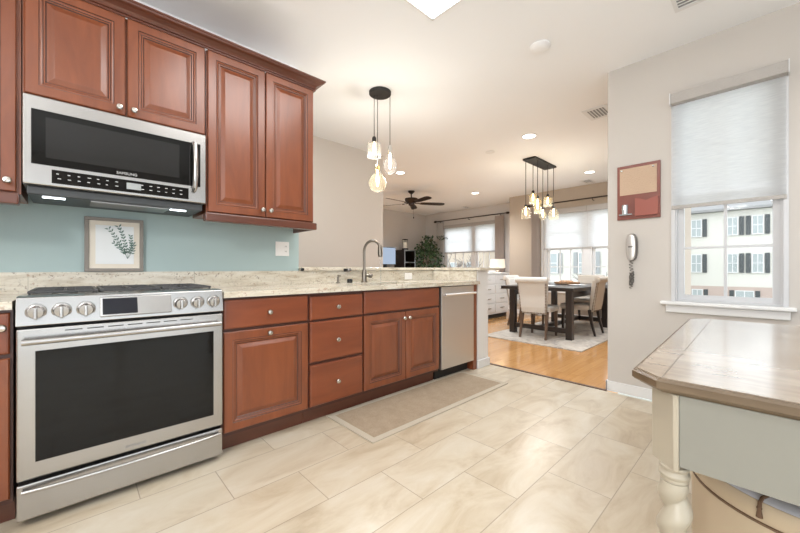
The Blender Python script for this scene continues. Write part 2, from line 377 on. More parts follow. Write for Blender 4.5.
# dining window (double unit)
wn = struct('window_2', B().box(7.56, 7.68, DY0, DY0+.05, DZ0, DZ1).box(7.56, 7.68, DY1-.07, DY1, DZ0, DZ1).box(7.56, 7.68, DY0, DY1, DZ1-.05, DZ1).box(7.56, 7.68, DY0, DY1, DZ0, DZ0+.05).box(7.56, 7.68, 2.42, 2.58, DZ0, DZ1), 'white_paint')
for ya, yb in ((1.5, 2.42), (2.58, 3.33)):
    b = B(); sash_grid(b, 7.60, ya, yb, DZ0+.05, 1.50, 3, 2, .05, .022); b.build('lower_sash', 'white_paint', wn)
    b = B(); sash_grid(b, 7.635, ya, yb, 1.45, DZ1-.05, 3, 2, .05, .022); b.build('upper_sash', 'white_paint', wn)
    B().box(7.614, 7.616, ya+.05, yb-.05, DZ0+.10, 1.45).build('window_pane', 'pane', wn)
B().box(7.53, 7.56, DY0-.07, DY1+.03, DZ0-.09, DZ0+.0).box(7.535, 7.549, DY1, DY1+.045, DZ0, DZ1+.03).build('window_casing', 'white_paint', wn)
for ya, yb, lb in ((1.47, 2.498, 'translucent white shade on the dining window half beside the kitchen wall'), (2.502, 3.40, 'translucent white shade on the dining window half beside the taupe curtain')):
    t = thing('roller_shade', lb, 'window shade', (7.53, (ya+yb)/2, 1.48), 'white shades of the dining window')
    B().quad((7.546, ya, 1.49), (7.546, yb, 1.49), (7.546, yb, DZ1-.06), (7.546, ya, DZ1-.06)).build('fabric', 'shade_fabric', t); B().box(7.54, 7.553, ya, yb, 1.47, 1.49).build('hem_bar', 'curtain_grey', t)
    B().box(7.50, 7.549, ya, yb, DZ1-.06, DZ1+.05).build('valance', 'valance', t, .005)
# living window
wn = struct('window_3', B().box(8.18, 8.30, LY0, LY0+.06, LZ0, LZ1).box(8.18, 8.30, LY1-.07, LY1, LZ0, LZ1).box(8.18, 8.30, LY0, LY1, LZ1-.05, LZ1).box(8.18, 8.30, LY0, LY1, LZ0, LZ0+.05).box(8.18, 8.30, 5.61, 5.74, LZ0, LZ1), 'white_paint')
B().box(8.155, 8.169, LY1, LY1+.05, LZ0, LZ1+.03).build('window_casing', 'white_paint', wn)
for ya, yb in ((4.98, 5.61), (5.74, 6.69)):
    b = B(); sash_grid(b, 8.22, ya, yb, LZ0+.05, 1.55, 3, 2, .05, .022); b.build('lower_sash', 'white_paint', wn)
    b = B(); sash_grid(b, 8.255, ya, yb, 1.50, LZ1-.05, 3, 2, .05, .022); b.build('upper_sash', 'white_paint', wn)
    B().box(8.234, 8.236, ya+.05, yb-.05, LZ0+.1, 1.50).build('window_pane', 'pane', wn)
for ya, yb, lb in ((4.94, 5.673, 'white living room window shade, the one beside the dark grey curtain'), (5.677, 6.72, 'white living room window shade, the one nearer the ficus')):
    t = thing('roller_shade', lb, 'window shade', (8.15, (ya+yb)/2, 1.5), 'white shades of the living room window')
    B().quad((8.166, ya, 1.53), (8.166, yb, 1.53), (8.166, yb, LZ1-.05), (8.166, ya, LZ1-.05)).build('fabric', 'shade_fabric', t); B().box(8.16, 8.173, ya, yb, 1.51, 1.53).build('hem_bar', 'curtain_grey', t)
    B().box(8.12, 8.169, ya, yb, LZ1-.05, LZ1+.04).build('valance', 'valance', t, .005)
# door frame behind the camera
dr = struct('door_1', B().box(-1.0, -.94, -2.72, -2.62, 0, 2.25).box(1.94, 2.0, -2.72, -2.62, 0, 2.25).box(-.94, 1.94, -2.72, -2.62, 2.19, 2.25).box(.46, .54, -2.70, -2.64, 0, 2.19).box(-.94, .46, -2.70, -2.64, .0, .08).box(.54, 1.94, -2.70, -2.64, .0, .08), 'white_paint')
B().box(-.94, .46, -2.671, -2.669, .08, 2.19).box(.54, 1.94, -2.671, -2.669, .08, 2.19).build('door_pane', 'pane', dr)
wn = struct('window_4', B().box(-1.88, -1.77, -1.7, -1.65, .7, 2.2).box(-1.88, -1.77, .45, .5, .7, 2.2).box(-1.88, -1.77, -1.65, .45, .7, .75).box(-1.88, -1.77, -1.65, .45, 2.15, 2.2).box(-1.85, -1.8, -.63, -.57, .75, 2.15), 'white_paint')

# ------------------------------------------------------------------ outdoors
struct('ground', B().box(9, 90, -30, 70, -4.3, -4.2), 'ground_out')
def building(label, X, y0, y1, z0, z1, rows, mat_='siding', shm='shutter', depth=9, roofh=2.2, band=None, grp='pale houses outside'):
    bl = thing('apartment_building', label, 'building', (X, (y0+y1)/2, z0), grp)
    B().box(X, X+depth, y0, y1, z0, z1).build('wall', mat_, bl)
    if band: B().box(X-.05, X-.005, y0, y1, z0, band).build('brick_band', 'siding_pink', bl)
    r = B(); ym0, ym1 = y0-.4, y1+.4; xa, xb = X-.5, X+depth+.5
    r.rings([[(xa, ym0, z1+.02), (xb, ym0, z1+.02), (xb, ym1, z1+.02), (xa, ym1, z1+.02)], [(xa, ym0, z1+.2), (xb, ym0, z1+.2), (xb, ym1, z1+.2), (xa, ym1, z1+.2)],
             [(xa+3.4, ym0+3, z1+roofh), (xb-3.4, ym0+3, z1+roofh), (xb-3.4, ym1-3, z1+roofh), (xa+3.4, ym1-3, z1+roofh)]])
    r.build('roof', 'roof_grey', bl)
    for (ya, yb, za, zb, sh) in rows:
        f = B(); fw = .07; Xf = X-.12
        f.box(Xf, X-.06, ya, yb, za, za+fw).box(Xf, X-.06, ya, yb, zb-fw, zb).box(Xf, X-.06, ya, ya+fw, za+fw, zb-fw).box(Xf, X-.06, yb-fw, yb, za+fw, zb-fw)
        f.box(Xf+.01, X-.06, (ya+yb)/2-.025, (ya+yb)/2+.025, za+fw, zb-fw).box(Xf+.01, X-.06, ya+fw, yb-fw, (za+zb)/2-.03, (za+zb)/2+.03)
        fo = f.build('window', 'white_paint', bl); B().box(X-.085, X-.08, ya+fw, yb-fw, za+fw, zb-fw).build('pane', 'pane_dark', fo)
        for s in sh:
            a, c = (ya-.30, ya-.05) if s < 0 else (yb+.05, yb+.30)
            B().box(X-.11, X-.06, a, c, za, zb).build('shutter', shm, bl)
    return bl
rows = []
for za, zb in ((3.6, 5.02), (.72, 2.2)):
    rows += [(3.66, 4.36, za, zb, (-1,)), (1.55, 2.2, za, zb, (-1,)), (.2, .85, za, zb, (1, -1)), (5.9, 6.6, za, zb, (-1, 1)), (8.2, 8.9, za, zb, (-1, 1))]
rows += [(.7, 1.75, -1.75, -.62, (-1, 1)), (3.6, 4.3, -1.75, -.62, (-1, 1)), (6.0, 6.7, -1.75, -.62, (-1, 1))]
building('white sided building with dark shutters seen through the kitchen window', 37, -.25, 9.6, -4.2, 5.5, rows, band=-.35, grp=None)
rows = []
for za, zb in ((3.5, 4.9), (.7, 2.2), (-2.2, -.8)):
    rows += [(y, y+1.1, za, zb, (-1, 1)) for y in (8.1, 10.6, 13.0)]
building('cream sided house seen through the dining window under the shades', 26, 7.0, 15.0, -4.2, 5.6, rows, 'siding', 'shutter_hazed', grp=None)
rows = []
for za, zb in ((3.0, 4.2), (.6, 1.8), (-2.0, -.8)):
    rows += [(y, y+1.0, za, zb, ()) for y in (23.5, 26, 28.5, 31, 33.5)]
building('tan house behind bare branches outside the living room window', 34, 22, 36, -4.2, 3.6, rows, 'siding_tan', grp=None)
def bare_tree(loc, h, label, sd, n0=5):
    rnd = random.Random(sd); b = B()
    def br(p, d, L, r, k):
        q = p + d*L; mid = (p+q)/2 + Vector((rnd.uniform(-.05, .05), rnd.uniform(-.05, .05), 0))*L
        b.tube([p, mid, q], [r, r*.85, r*.65], 5)
        if k == 0: return
        for _ in range(3 if k > 1 else 4):
            nd = (d + Vector((rnd.uniform(-.8, .8), rnd.uniform(-.8, .8), rnd.uniform(-.15, .7)))).normalized()
            br(q - d*L*rnd.uniform(0, .35), nd, L*rnd.uniform(.55, .8), r*.6, k-1)
    br(Vector(loc), Vector((0, 0, 1)), h*.4, h*.02, 4)
    return tag(b.build('bare_tree', 'bark'), label, 'tree')
bare_tree((17, 4.95, -4.2), 6.2, 'bare leafless tree outside the dining window by its mullion', 3)
bare_tree((20, 13.4, -4.2), 7, 'bare tree outside the left half of the living room window', 5)
bare_tree((27, 20.6, -4.2), 8, 'bare tree outside the living room window nearest the ficus', 11)

# ------------------------------------------------------------------ cabinets
RAISED = [(0, .004, 0), (.004, 0, 0), (.047, 0, 0), (.050, .0035, 1), (.055, .002, 0), (.060, .0045, 0), (.063, .008, 1), (.069, .008, 0), (.0735, .0125, 1), (.0785, .012, 0), (.098, .004, 0), (.101, .0033, 0)]
def front(name, x0, x1, z0, z1, y, parent, prof=RAISED, thick=.02, mats=('cherry', 'glaze')):
    loops = []; ms = []
    P = [(0, thick, 0)] + prof
    for ins, dep, m in P:
        loops.append([(x0+ins, y+dep, z0+ins), (x1-ins, y+dep, z0+ins), (x1-ins, y+dep, z1-ins), (x0+ins, y+dep, z1-ins)]); ms.append(m)
    ms = [P[i+1][2] for i in range(len(P)-1)] + [0]
    b = B(); L = [[b.bm.verts.new(p) for p in l] for l in loops]
    for k in range(len(L)-1):
        for i in range(4): j = (i+1) % 4; b.bm.faces.new((L[k][i], L[k][j], L[k+1][j], L[k+1][i])).material_index = ms[k]
    b.bm.faces.new(L[0][::-1]); b.bm.faces.new(L[-1])
    return b.build(name, list(mats), parent)
SLAB = [(0, .006, 0), (.004, .0015, 0), (.010, 0, 0)]
def knob(x, z, y, parent):
    return B().lathe((x, y, z), [(.007, 0), (.006, -.016), (.009, -.019), (.015, -.025), (.016, -.031), (.012, -.037), (.004, -.039)], (0, 1, 0), 16).build('knob', 'nickel', parent)
YF = 2.10    # base cabinet face frame
def base_cab(label, x0, x1):
    t = thing('base_cabinet', label, 'cabinet', ((x0+x1)/2, 2.4, 0), 'cherry base cabinets')
    B().box(x0, x1, YF, 2.70, .10, .884).build('body', 'cherry_dark', t)
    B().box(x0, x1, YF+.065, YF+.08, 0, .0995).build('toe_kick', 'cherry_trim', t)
    return t
# trash pull-out + drawer beside the range
t = base_cab('cherry base cabinet right of the range with one drawer and one raised panel door', .598, 1.128)
d = front('drawer', .606, 1.122, .707, .872, YF-.021, t, SLAB, mats=('cherry_flat', 'glaze')); knob(.858, .787, YF-.021, d)
d = front('door', .606, 1.122, .125, .690, YF-.021, t); knob(.858, .663, YF-.021, d)
t = base_cab('narrow cherry base cabinet with a stack of three slab drawers', 1.131, 1.578)
for za, zb in ((.705, .862), (.420, .690), (.125, .402)):
    d = front('drawer', 1.139, 1.572, za, zb, YF-.021, t, SLAB, mats=('cherry_flat', 'glaze')); knob(1.342, (za+zb)/2, YF-.021, d)
t = base_cab('wide cherry sink base cabinet with two raised panel doors and a false front', 1.581, 2.462)
bpy.data.objects.remove([c for c in t.children if c.name.startswith('body')][0])
B().box(1.581, 2.462, YF, YF+.018, .10, .884).box(1.581, 1.6, YF+.018, 2.70, .10, .70).box(2.443, 2.462, YF+.018, 2.70, .10, .70).box(1.6, 2.443, YF+.018, 2.70, .10, .12).build('body', 'cherry_dark', t)
front('false_front', 1.589, 2.454, .707, .872, YF-.021, t, SLAB, mats=('cherry_flat', 'glaze'))
d = front('door', 1.589, 2.018, .125, .690, YF-.021, t); knob(1.985, .640, YF-.021, d)
d = front('door', 2.025, 2.454, .125, .690, YF-.021, t); knob(2.045, .640, YF-.021, d)
tag(B().box(3.005, 3.066, YF-.01, 2.70, 0, .884).build('filler_panel', 'cherry'), 'narrow cherry filler panel between dishwasher and white half wall', 'panel')
# left of the range
t = base_cab('cherry base cabinet left of the range at the photo edge', -1.0, -.182)
d = front('drawer', -.6, -.19, .707, .872, YF-.021, t, SLAB, mats=('cherry_flat', 'glaze')); knob(-.21, .815, YF-.021, d)
front('door', -.6, -.19, .125, .690, YF-.021, t)

# worktops
b = B().box(.600, 1.72, 2.06, 2.70, .886, .919).box(2.34, 3.083, 2.06, 2.70, .886, .919).box(1.72, 2.34, 2.06, 2.15, .886, .919).box(1.72, 2.34, 2.53, 2.70, .886, .919)
bmesh.ops.remove_doubles(b.bm, verts=b.bm.verts, dist=1e-5)
t = thing('countertop', 'speckled cream granite worktop running from range to dishwasher', 'countertop', (1.86, 2.4, .876), 'granite worktops')
b.build('slab', 'granite', t)
B().box(.600, 1.38, 2.70, 2.718, .886, 1.03).build('backsplash', 'granite', t)
B().box(1.38, 3.065, 2.70, 2.718, .886, 1.027).box(3.068, 3.083, 2.10, 2.70, .920, 1.027).build('bar_backsplash', 'granite', t)
t = thing('countertop', 'cream granite worktop left of the range at the photo edge', 'countertop', (-.6, 2.4, .876), 'granite worktops')
B().box(-1.0, -.182, 2.06, 2.70, .886, .919).build('slab', 'granite', t)
B().box(-1.0, -.182, 2.70, 2.718, .886, 1.03).build('backsplash', 'granite', t)
tag(B().box(-.181, .599, 2.702, 2.718, .886, 1.03).build('backsplash_strip', 'granite'), 'low granite backsplash strip behind the range', 'backsplash')
tag(B().poly([(1.385, 2.675), (3.05, 2.675), (3.05, 2.04), (3.44, 2.04), (3.50, 2.12), (3.50, 3.08), (1.385, 3.08)], 1.03, 1.06).build('bar_top', 'granite', bev=.006), 'raised granite bar ledge on the half wall behind the sink', 'bar top')
# sink
t = thing('sink', 'stainless undermount sink under the running faucet', 'sink', (2.03, 2.34, .7))
b = B()
for (xa, xb, ya, yb, za, zb) in ((1.70, 2.36, 2.13, 2.149, .70, .885), (1.70, 2.36, 2.531, 2.55, .70, .885), (1.70, 1.719, 2.15, 2.53, .70, .885), (2.341, 2.36, 2.15, 2.53, .70, .885), (1.719, 2.341, 2.15, 2.53, .70, .715)):
    b.box(xa, xb, ya, yb, za, zb)
b.build('basin', 'steel', t)
# faucet
t = thing('faucet', 'tall gooseneck pull-down faucet in brushed nickel behind the sink', 'faucet', (1.99, 2.61, .920))
B().lathe((1.99, 2.61, .920), [(.032, 0), (.032, .008), (.025, .012), (.024, .10), (.016, .118)], n=20).build('base', 'bronze_nickel', t)
pts = [(1.99, 2.61, 1.02), (1.99, 2.61, 1.21)] + [(1.99+.02*(1-math.cos(a)), 2.61-.096*(1-math.cos(a)), 1.212+.096*math.sin(a)) for a in [PI*k/14 for k in range(0, 13)]]
B().tube(pts, .0125, 12).build('spout', 'bronze_nickel', t)
e = Vector(pts[-1])
B().lathe(e, [(.0135, .012), (.019, -.01), (.023, -.07), (.018, -.098)], (0, .10, 1), 16).build('spray_head', 'bronze_nickel', t)
B().tube([(2.008, 2.60, .985), (2.035, 2.585, .985)], .014, 12).lathe((2.04, 2.583, .985), [(.004, -.02), (.022, -.014), (.025, .012), (.012, .024)], (.9, -.35, 0), 14).build('handle', 'bronze_nickel', t)
wb = B(); wb.tube([e+Vector((0, -.010, -.100)), e+Vector((.001, -.013, -.2)), (e.x+.002, e.y-.014, .717)], [.006, .0045, .004], 8)
tag(wb.build('water_stream', 'water'), 'thin stream of water running from the faucet into the sink', 'water')
tag(B().lathe((1.70, 2.61, .920), [(.02, 0), (.02, .006), (.012, .012), (.011, .055), (.006, .06), (.006, .075)], n=16).tube([(1.70, 2.61, .985), (1.70, 2.57, .985)], .006, 8).build('soap_dispenser', 'bronze_nickel'), 'small chrome soap dispenser on the worktop left of the faucet', 'soap dispenser')
tag(B().lathe((1.825, 2.61, .920), [(.024, 0), (.026, .01), (.026, .03), (.02, .036)], n=18).build('sink_stopper', 'black_gloss'), 'short black cap on the worktop between dispenser and faucet', 'stopper')
t = thing('ledge_hook', 'dark knob with steel cap on the bar ledge edge left of the faucet', 'hook', (1.84, 2.66, 1.035))
B().lathe((1.808, 2.655, 1.036), [(.004, -.018), (.014, -.012), (.014, .012), (.008, .018)], (1, 0, 0), 12).build('knob', 'black_gloss', t)
B().lathe((1.85, 2.655, 1.038), [(.010, -.022), (.016, -.016), (.016, .016), (.010, .022)], (1, .1, 0), 14).build('cap', 'steel_dark', t)
tag(B().box(1.372, 1.396, 2.650, 2.674, 1.030, 1.054).build('end_bumper', 'black_gloss', bev=.004), 'tiny black cap at the left end of the bar ledge', 'cap')

def outlet(label, c, kind):
    t = thing('wall_outlet', label, 'outlet', c); x, y, z = c
    if kind == 'double':
        B().box(x-.058, x+.058, y-.006, y-.0005, z-.058, z+.058).build('cover_plate', 'outlet_white', t, .002)
        B().box(x-.042, x-.012, y-.009, y-.0065, z-.032, z+.032).build('rocker_switch', 'outlet_white', t, .001)
        for dz in (-.02, .02):
            B().box(x+.012, x+.042, y-.0085, y-.0065, z+dz-.014, z+dz+.014).build('socket', 'outlet_white', t, .001)
            B().box(x+.021, x+.023, y-.0092, y-.0086, z+dz-.006, z+dz+.006).box(x+.031, x+.033, y-.0092, y-.0086, z+dz-.006, z+dz+.006).build('slot', 'black_matte', t)
    else:
        B().box(x-.055, x+.055, y-.006, y-.0005, z-.036, z+.036).build('cover_plate', 'outlet_white', t, .002)
        for dx in (-.02, .02): B().box(x+dx-.014, x+dx+.014, y-.008, y-.0062, z-.014, z+.014).build('socket', 'outlet_white', t, .001)
outlet('white double switch and outlet plate on the blue wall', (1.235, 2.72, 1.21), 'double')
outlet('white outlet plate on the granite bar backsplash right of the faucet', (2.66, 2.70, .967), 'single')

# upper cabinets
YU = 2.385
def upper(label, x0, x1, z0, z1, group='cherry wall cabinets'):
    t = thing('wall_cabinet', label, 'cabinet', ((x0+x1)/2, 2.55, z0), group)
    B().box(x0, x1, YU, 2.718, z0, z1).build('body', 'cherry', t); return t
t = upper('short cherry wall cabinet with two doors above the microwave', -.178, .588, 1.862, 2.403)
d = front('door', -.172, .199, 1.872, 2.402, YU-.021, t); knob(.172, 1.902, YU-.021, d)
d = front('door', .207, .582, 1.872, 2.402, YU-.021, t); knob(.234, 1.902, YU-.021, d)
t = upper('tall cherry wall cabinet with two doors right of the microwave', .592, 1.325, 1.395, 2.403)
d = front('door', .598, .952, 1.403, 2.402, YU-.021, t); knob(.928, 1.448, YU-.021, d)
d = front('door', .960, 1.320, 1.403, 2.402, YU-.021, t); knob(.984, 1.448, YU-.021, d)
def rail_profile(x0, x1, y, z0, z1): return B()
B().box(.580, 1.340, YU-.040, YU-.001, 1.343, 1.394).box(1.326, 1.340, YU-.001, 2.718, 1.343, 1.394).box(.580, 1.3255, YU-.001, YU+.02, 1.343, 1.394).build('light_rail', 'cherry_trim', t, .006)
t = upper('cherry wall cabinet left of the microwave at the photo edge', -1.0, -.182, 1.395, 2.403)
d = front('door', -.6, -.196, 1.403, 2.402, YU-.021, t); knob(-.222, 1.448, YU-.021, d)
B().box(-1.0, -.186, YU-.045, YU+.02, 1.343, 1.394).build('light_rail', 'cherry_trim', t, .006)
# crown moulding: swept profile along the front and returned on the right side
prof = [(0, .0), (.008, .0), (.008, .006), (.004, .008), (.004, .012), (.012, .014), (.012, .021), (.008, .023), (.016, .034), (.036, .046), (.050, .050), (.056, .054), (.058, .060), (.063, .062), (.063, .072), (.0, .072)]
b = B(); yc = YU-.022; loops = []
for (px_, sx_, sy_) in ((-1.0, 0, -1), ):
    loops.append([(-1.0, yc-o, 2.398+z) for o, z in prof])
loops.append([(1.327+o, yc-o, 2.398+z) for o, z in prof]); loops.append([(1.327+o, 2.718, 2.398+z) for o, z in prof])
b.rings(loops); 
tag(b.build('crown_moulding', 'cherry_trim'), 'cherry crown moulding along the top of the wall cabinets', 'crown moulding')

# ------------------------------------------------------------------ microwave
MX0, MX1, MY = -.174, .578, 2.33
t = thing('microwave', 'over-the-range stainless microwave with black glass door', 'microwave', (.2, 2.5, 1.41))
B().box(MX0, MX1, MY+.03, 2.716, 1.442, 1.855).build('body', 'steel_dark', t)
B().box(MX0, MX1, MY, MY+.029, 1.442, 1.855).build('door', 'steel', t, .004)
B().box(-.147, .548, MY-.003, MY-.0005, 1.537, 1.792).build('door_glass', 'black_glass', t, .001)
B().box(-.10, .44, MY-.0042, MY-.0032, 1.572, 1.762).build('window_screen', 'black_gloss', t)
cp = B().box(-.080, .487, MY-.003, MY-.0005, 1.456, 1.520).build('control_strip', 'black_glass', t, .001)
b = B(); rnd = random.Random(2)
for i in range(15):
    for j in range(2):
        x = -.062 + i*.036 + rnd.uniform(-.002, .002)
        if 6 < i < 9: continue
        ww = rnd.uniform(.008, .013); b.box(x, x+ww, MY-.0036, MY-.0031, 1.478+j*.022, 1.4815+j*.022)
b.build('button_print', 'print_white', cp)['kind'] = 'stuff'
B().box(.200, .262, MY-.0038, MY-.0031, 1.472, 1.506).build('clock_display', 'glass_steel', cp)
text('brand_lettering', 'SAMSUNG', (.202, MY-.0042, 1.551), (PI/2, 0, 0), .019, 'print_white', t)
hb = B(); hb.tube([(.513, MY-.003, 1.79), (.513, MY-.03, 1.775), (.513, MY-.042, 1.72), (.513, MY-.046, 1.65), (.513, MY-.042, 1.58), (.513, MY-.03, 1.525), (.513, MY-.003, 1.51)], .0135, 12)
hb.build('door_handle', 'steel', t)
B().box(MX0+.01, MX1-.01, MY+.035, 2.70, 1.40, 1.441).build('underside', 'dark_plastic', t, .006)
B().box(.06, .40, MY+.06, MY+.24, 1.394, 1.3995).build('grease_filter', 'steel_dark', t)
for xa in (-.115, .41): B().box(xa, xa+.08, MY+.08, MY+.096, 1.395, 1.3998).build('task_light', 'lamp_led', t)
# ------------------------------------------------------------------ range
RX0, RX1, RY = -.172, .591, 2.04
t = thing('gas_range', 'stainless slide-in gas range with six front knobs and oven window', 'range', (.21, 2.36, 0))
B().box(RX0+.004, RX1-.004, RY+.045, 2.695, .03, .912).build('body', 'black_matte', t)
B().box(RX0+.03, RX1-.03, RY+.08, 2.68, 0, .029).build('plinth', 'black_matte', t)
# sloped control panel
yb_, yt = RY-.006, RY+.012
b = B(); b.rings([[(x, yb_, .818), (x, yt, .932), (x, yt+.03, .937), (x, RY+.12, .937), (x, RY+.12, .914), (x, RY+.044, .912), (x, RY+.044, .818)] for x in (RX0, RX1)])
b.build('control_panel', 'steel', t, .003)
B().box(RX0, RX1, RY+.125, 2.698, .914, .931).build('cooktop', 'steel', t, .003)
dp = B(); dp.rings([[(x, yb_-.020, .838), (x, yt-.012, .921), (x, yt, .923), (x, yb_, .832)] for x in (.083, .350)])
dpo = dp.build('display_bezel', 'steel', t, .002)
B().rings([[(x, yb_-.0205, .846), (x, yt-.0145, .915), (x, yt-.0130, .915), (x, yb_-.019, .846)] for x in (.090, .215)]).build('touch_display', 'display', dpo)
for kx in (-.115, -.040, .036, .391, .467, .543):
    ax = Vector((0, -1, -.12)).normalized(); c = Vector((kx, yb_+.008, .875))
    k = B().lathe(c, [(.028, 0), (.028, .006), (.0255, .0075), (.025, .012), (.024, .026), (.022, .029), (.006, .030)], ax, 28).build('knob', 'steel', t)
    B().lathe(c, [(.032, -.002), (.032, .004), (.029, .005)], ax, 28).build('knob_bezel', 'steel_dark', k)
    g = B(); g.box(kx-.0055, kx+.0055, c.y-.041, c.y-.026, c.z-.024-.004, c.z+.021-.004); g.build('grip', 'steel', k, .003)
# oven door
dd = B().box(RX0+.002, RX1-.002, RY, RY+.042, .197, .806).build('oven_door', 'steel', t, .006)
B().box(-.117, .543, RY-.003, RY-.0005, .264, .714).build('oven_window', 'black_glass', dd, .002)
b = B()
for i in range(7): b.box(-.03+i*.07, .025+i*.07, RY-.001, RY+.001, .787, .791)
b.build('vent_slots', 'black_matte', dd)
b = B(); b.tube([(RX0+.02, RY-.035, .757), (RX1-.02, RY-.035, .757)], .0125, 14)
b.build('oven_handle', 'steel', dd); 
b = B(); b.box(RX0+.035, RX0+.055, RY-.03, RY-.0005, .750, .764).box(RX1-.055, RX1-.035, RY-.03, RY-.0005, .750, .764); b.build('handle_bracket', 'steel', dd)
text('brand_lettering', 'SAMSUNG', (.21, RY-.0012, .222), (PI/2, 0, 0), .017, 'print_grey', dd)
dw = B().box(RX0+.002, RX1-.002, RY+.004, RY+.044, .035, .180).build('storage_drawer', 'steel', t, .006)
b = B(); pts = [(RX0+.018+(RX1-RX0-.036)*i/12, RY-.010-.022*math.sin(PI*i/12)**.5, .156) for i in range(13)]; b.tube(pts, .008, 10); b.build('drawer_handle', 'steel', dw)
# grates and burners
for gx0, gx1 in ((-.150, .083), (.090, .330), (.337, .570)):
    b = B(); z0, z1 = .941, .951
    ya, yb2 = RY+.15, 2.64
    b.box(gx0, gx1, ya, ya+.014, z0, z1).box(gx0, gx1, yb2-.014, yb2, z0, z1).box(gx0, gx0+.014, ya+.014, yb2-.014, z0, z1).box(gx1-.014, gx1, ya+.014, yb2-.014, z0, z1)
    b.box(gx0+.014, gx1-.014, (ya+yb2)/2-.006, (ya+yb2)/2+.006, z0, z1)
    xm = (gx0+gx1)/2
    for yy in (ya+.12, yb2-.12):
        b.box(xm-.006, xm+.006, yy-.095, yy-.03, z0, z1).box(xm-.006, xm+.006, yy+.03, yy+.09, z0, z1).box(gx0+.014, xm-.035, yy-.006, yy+.006, z0, z1).box(xm+.035, gx1-.014, yy-.006, yy+.006, z0, z1)
    for xx in (gx0+.003, gx1-.011):
        for yy in (ya+.003, yb2-.011): b.box(xx, xx+.008, yy, yy+.008, .932, z0)
    b.build('grate', 'iron', t, .002)
    for yy in (ya+.12, yb2-.12): B().lathe((xm, yy, .9315), [(.045, 0), (.045, .003), (.03, .005), (.03, .009), (.026, .0115), (.004, .012)], n=24, mats=[0, 0, 1, 1, 1]).build('burner', ['steel_dark', 'iron'], t)

# dishwasher
t = thing('dishwasher', 'stainless dishwasher with bar handle at the end of the run', 'dishwasher', (2.78, 2.4, 0))
B().box(2.478, 2.998, YF+.01, 2.69, .09, .882).build('body', 'black_matte', t)
B().box(2.482, 2.994, YF-.025, YF+.009, .105, .878).build('door', 'steel_dish', t, .004)
b = B(); b.tube([(2.50, YF-.055, .803), (2.985, YF-.055, .803)], .011, 12); b.box(2.52, 2.535, YF-.05, YF-.0255, .797, .809).box(2.95, 2.965, YF-.05, YF-.0255, .797, .809); b.build('bar_handle', 'steel_bright', t)
B().box(2.478, 2.998, YF+.06, YF+.08, 0, .089).build('kick_plate', 'black_matte', t)

# framed print leaning on the range backsplash
t = thing('framed_print', 'grey framed botanical sprig print leaning on the blue wall above the range', 'picture frame', (.177, 2.70, 1.031))
Tl = .012
def fr(x0, x1, z0, z1, y0, y1, b):
    return b.rings([[(x0, y0, z0), (x1, y0, z0), (x1, y0, z1), (x0, y0, z1)], [(x0, y1, z0), (x1, y1, z0), (x1, y1, z1), (x0, y1, z1)]])
x0, x1, z0, z1 = .040, .315, 1.032, 1.352; fw = .019
B().box(x0, x1, 2.690, 2.712, z0, z0+fw).box(x0, x1, 2.690, 2.712, z1-fw, z1).box(x0, x0+fw, 2.690, 2.712, z0+fw, z1-fw).box(x1-fw, x1, 2.690, 2.712, z0+fw, z1-fw).build('frame', 'grey_frame', t, .002)
B().box(x0+fw, x1-fw, 2.701, 2.706, z0+fw, z1-fw).build('mat_board', 'mat_board', t)
ar = B().box(x0+.048, x1-.048, 2.6965, 2.7005, z0+.045, z1-.045).build('art_sheet', 'print_paper', t)
b = B(); rnd = random.Random(4)
base = Vector((.236, 2.6955, 1.11))
for tip, nlv in (((.150, 1.285), 9), ((.195, 1.300), 9), ((.252, 1.245), 7), ((.175, 1.20), 6), ((.262, 1.20), 5)):
    T = Vector((tip[0], 2.6955, tip[1])); mid = (base+T)/2 + Vector((.018, 0, 0)); P_ = []; nlv = int(nlv*1.3)
    for k in range(nlv+1):
        u = k/nlv; p = base*(1-u)**2 + mid*2*u*(1-u) + T*u*u; P_.append(p)
    b.tube(P_, .0009, 5)
    for k in range(2, nlv+1):
        d = (P_[k]-P_[k-1]).normalized()
        for sgn in (-1, 1):
            a = sgn*rnd.uniform(.5, .9); dd_ = Vector((d.x*math.cos(a)-d.z*math.sin(a), 0, d.x*math.sin(a)+d.z*math.cos(a))); nn = Vector((-dd_.z, 0, dd_.x))
            L = rnd.uniform(.016, .024); p = P_[k]; y_ = Vector((0, -.0003, 0))
            b.quad(p+y_, p+dd_*L*.5+nn*.0042+y_, p+dd_*L+y_, p+dd_*L*.5-nn*.0042+y_)
b.smooth = False; b.build('sprig', 'sage', ar)

# kitchen rug
t = thing('kitchen_rug', 'flat taupe runner rug on the tile in front of the sink', 'rug', (2.08, 1.88, 0))
B().box(1.345, 2.825, 1.665, 2.10, .001, .009).build('pile', 'rug_taupe', t)
B().box(1.30, 2.87, 1.62, 1.6649, .001, .008).box(1.30, 2.87, 2.1001, 2.145, .001, .008).box(1.30, 1.3449, 1.665, 2.10, .001, .008).box(2.8251, 2.87, 1.665, 2.10, .001, .008).build('border', 'rug_border', t)

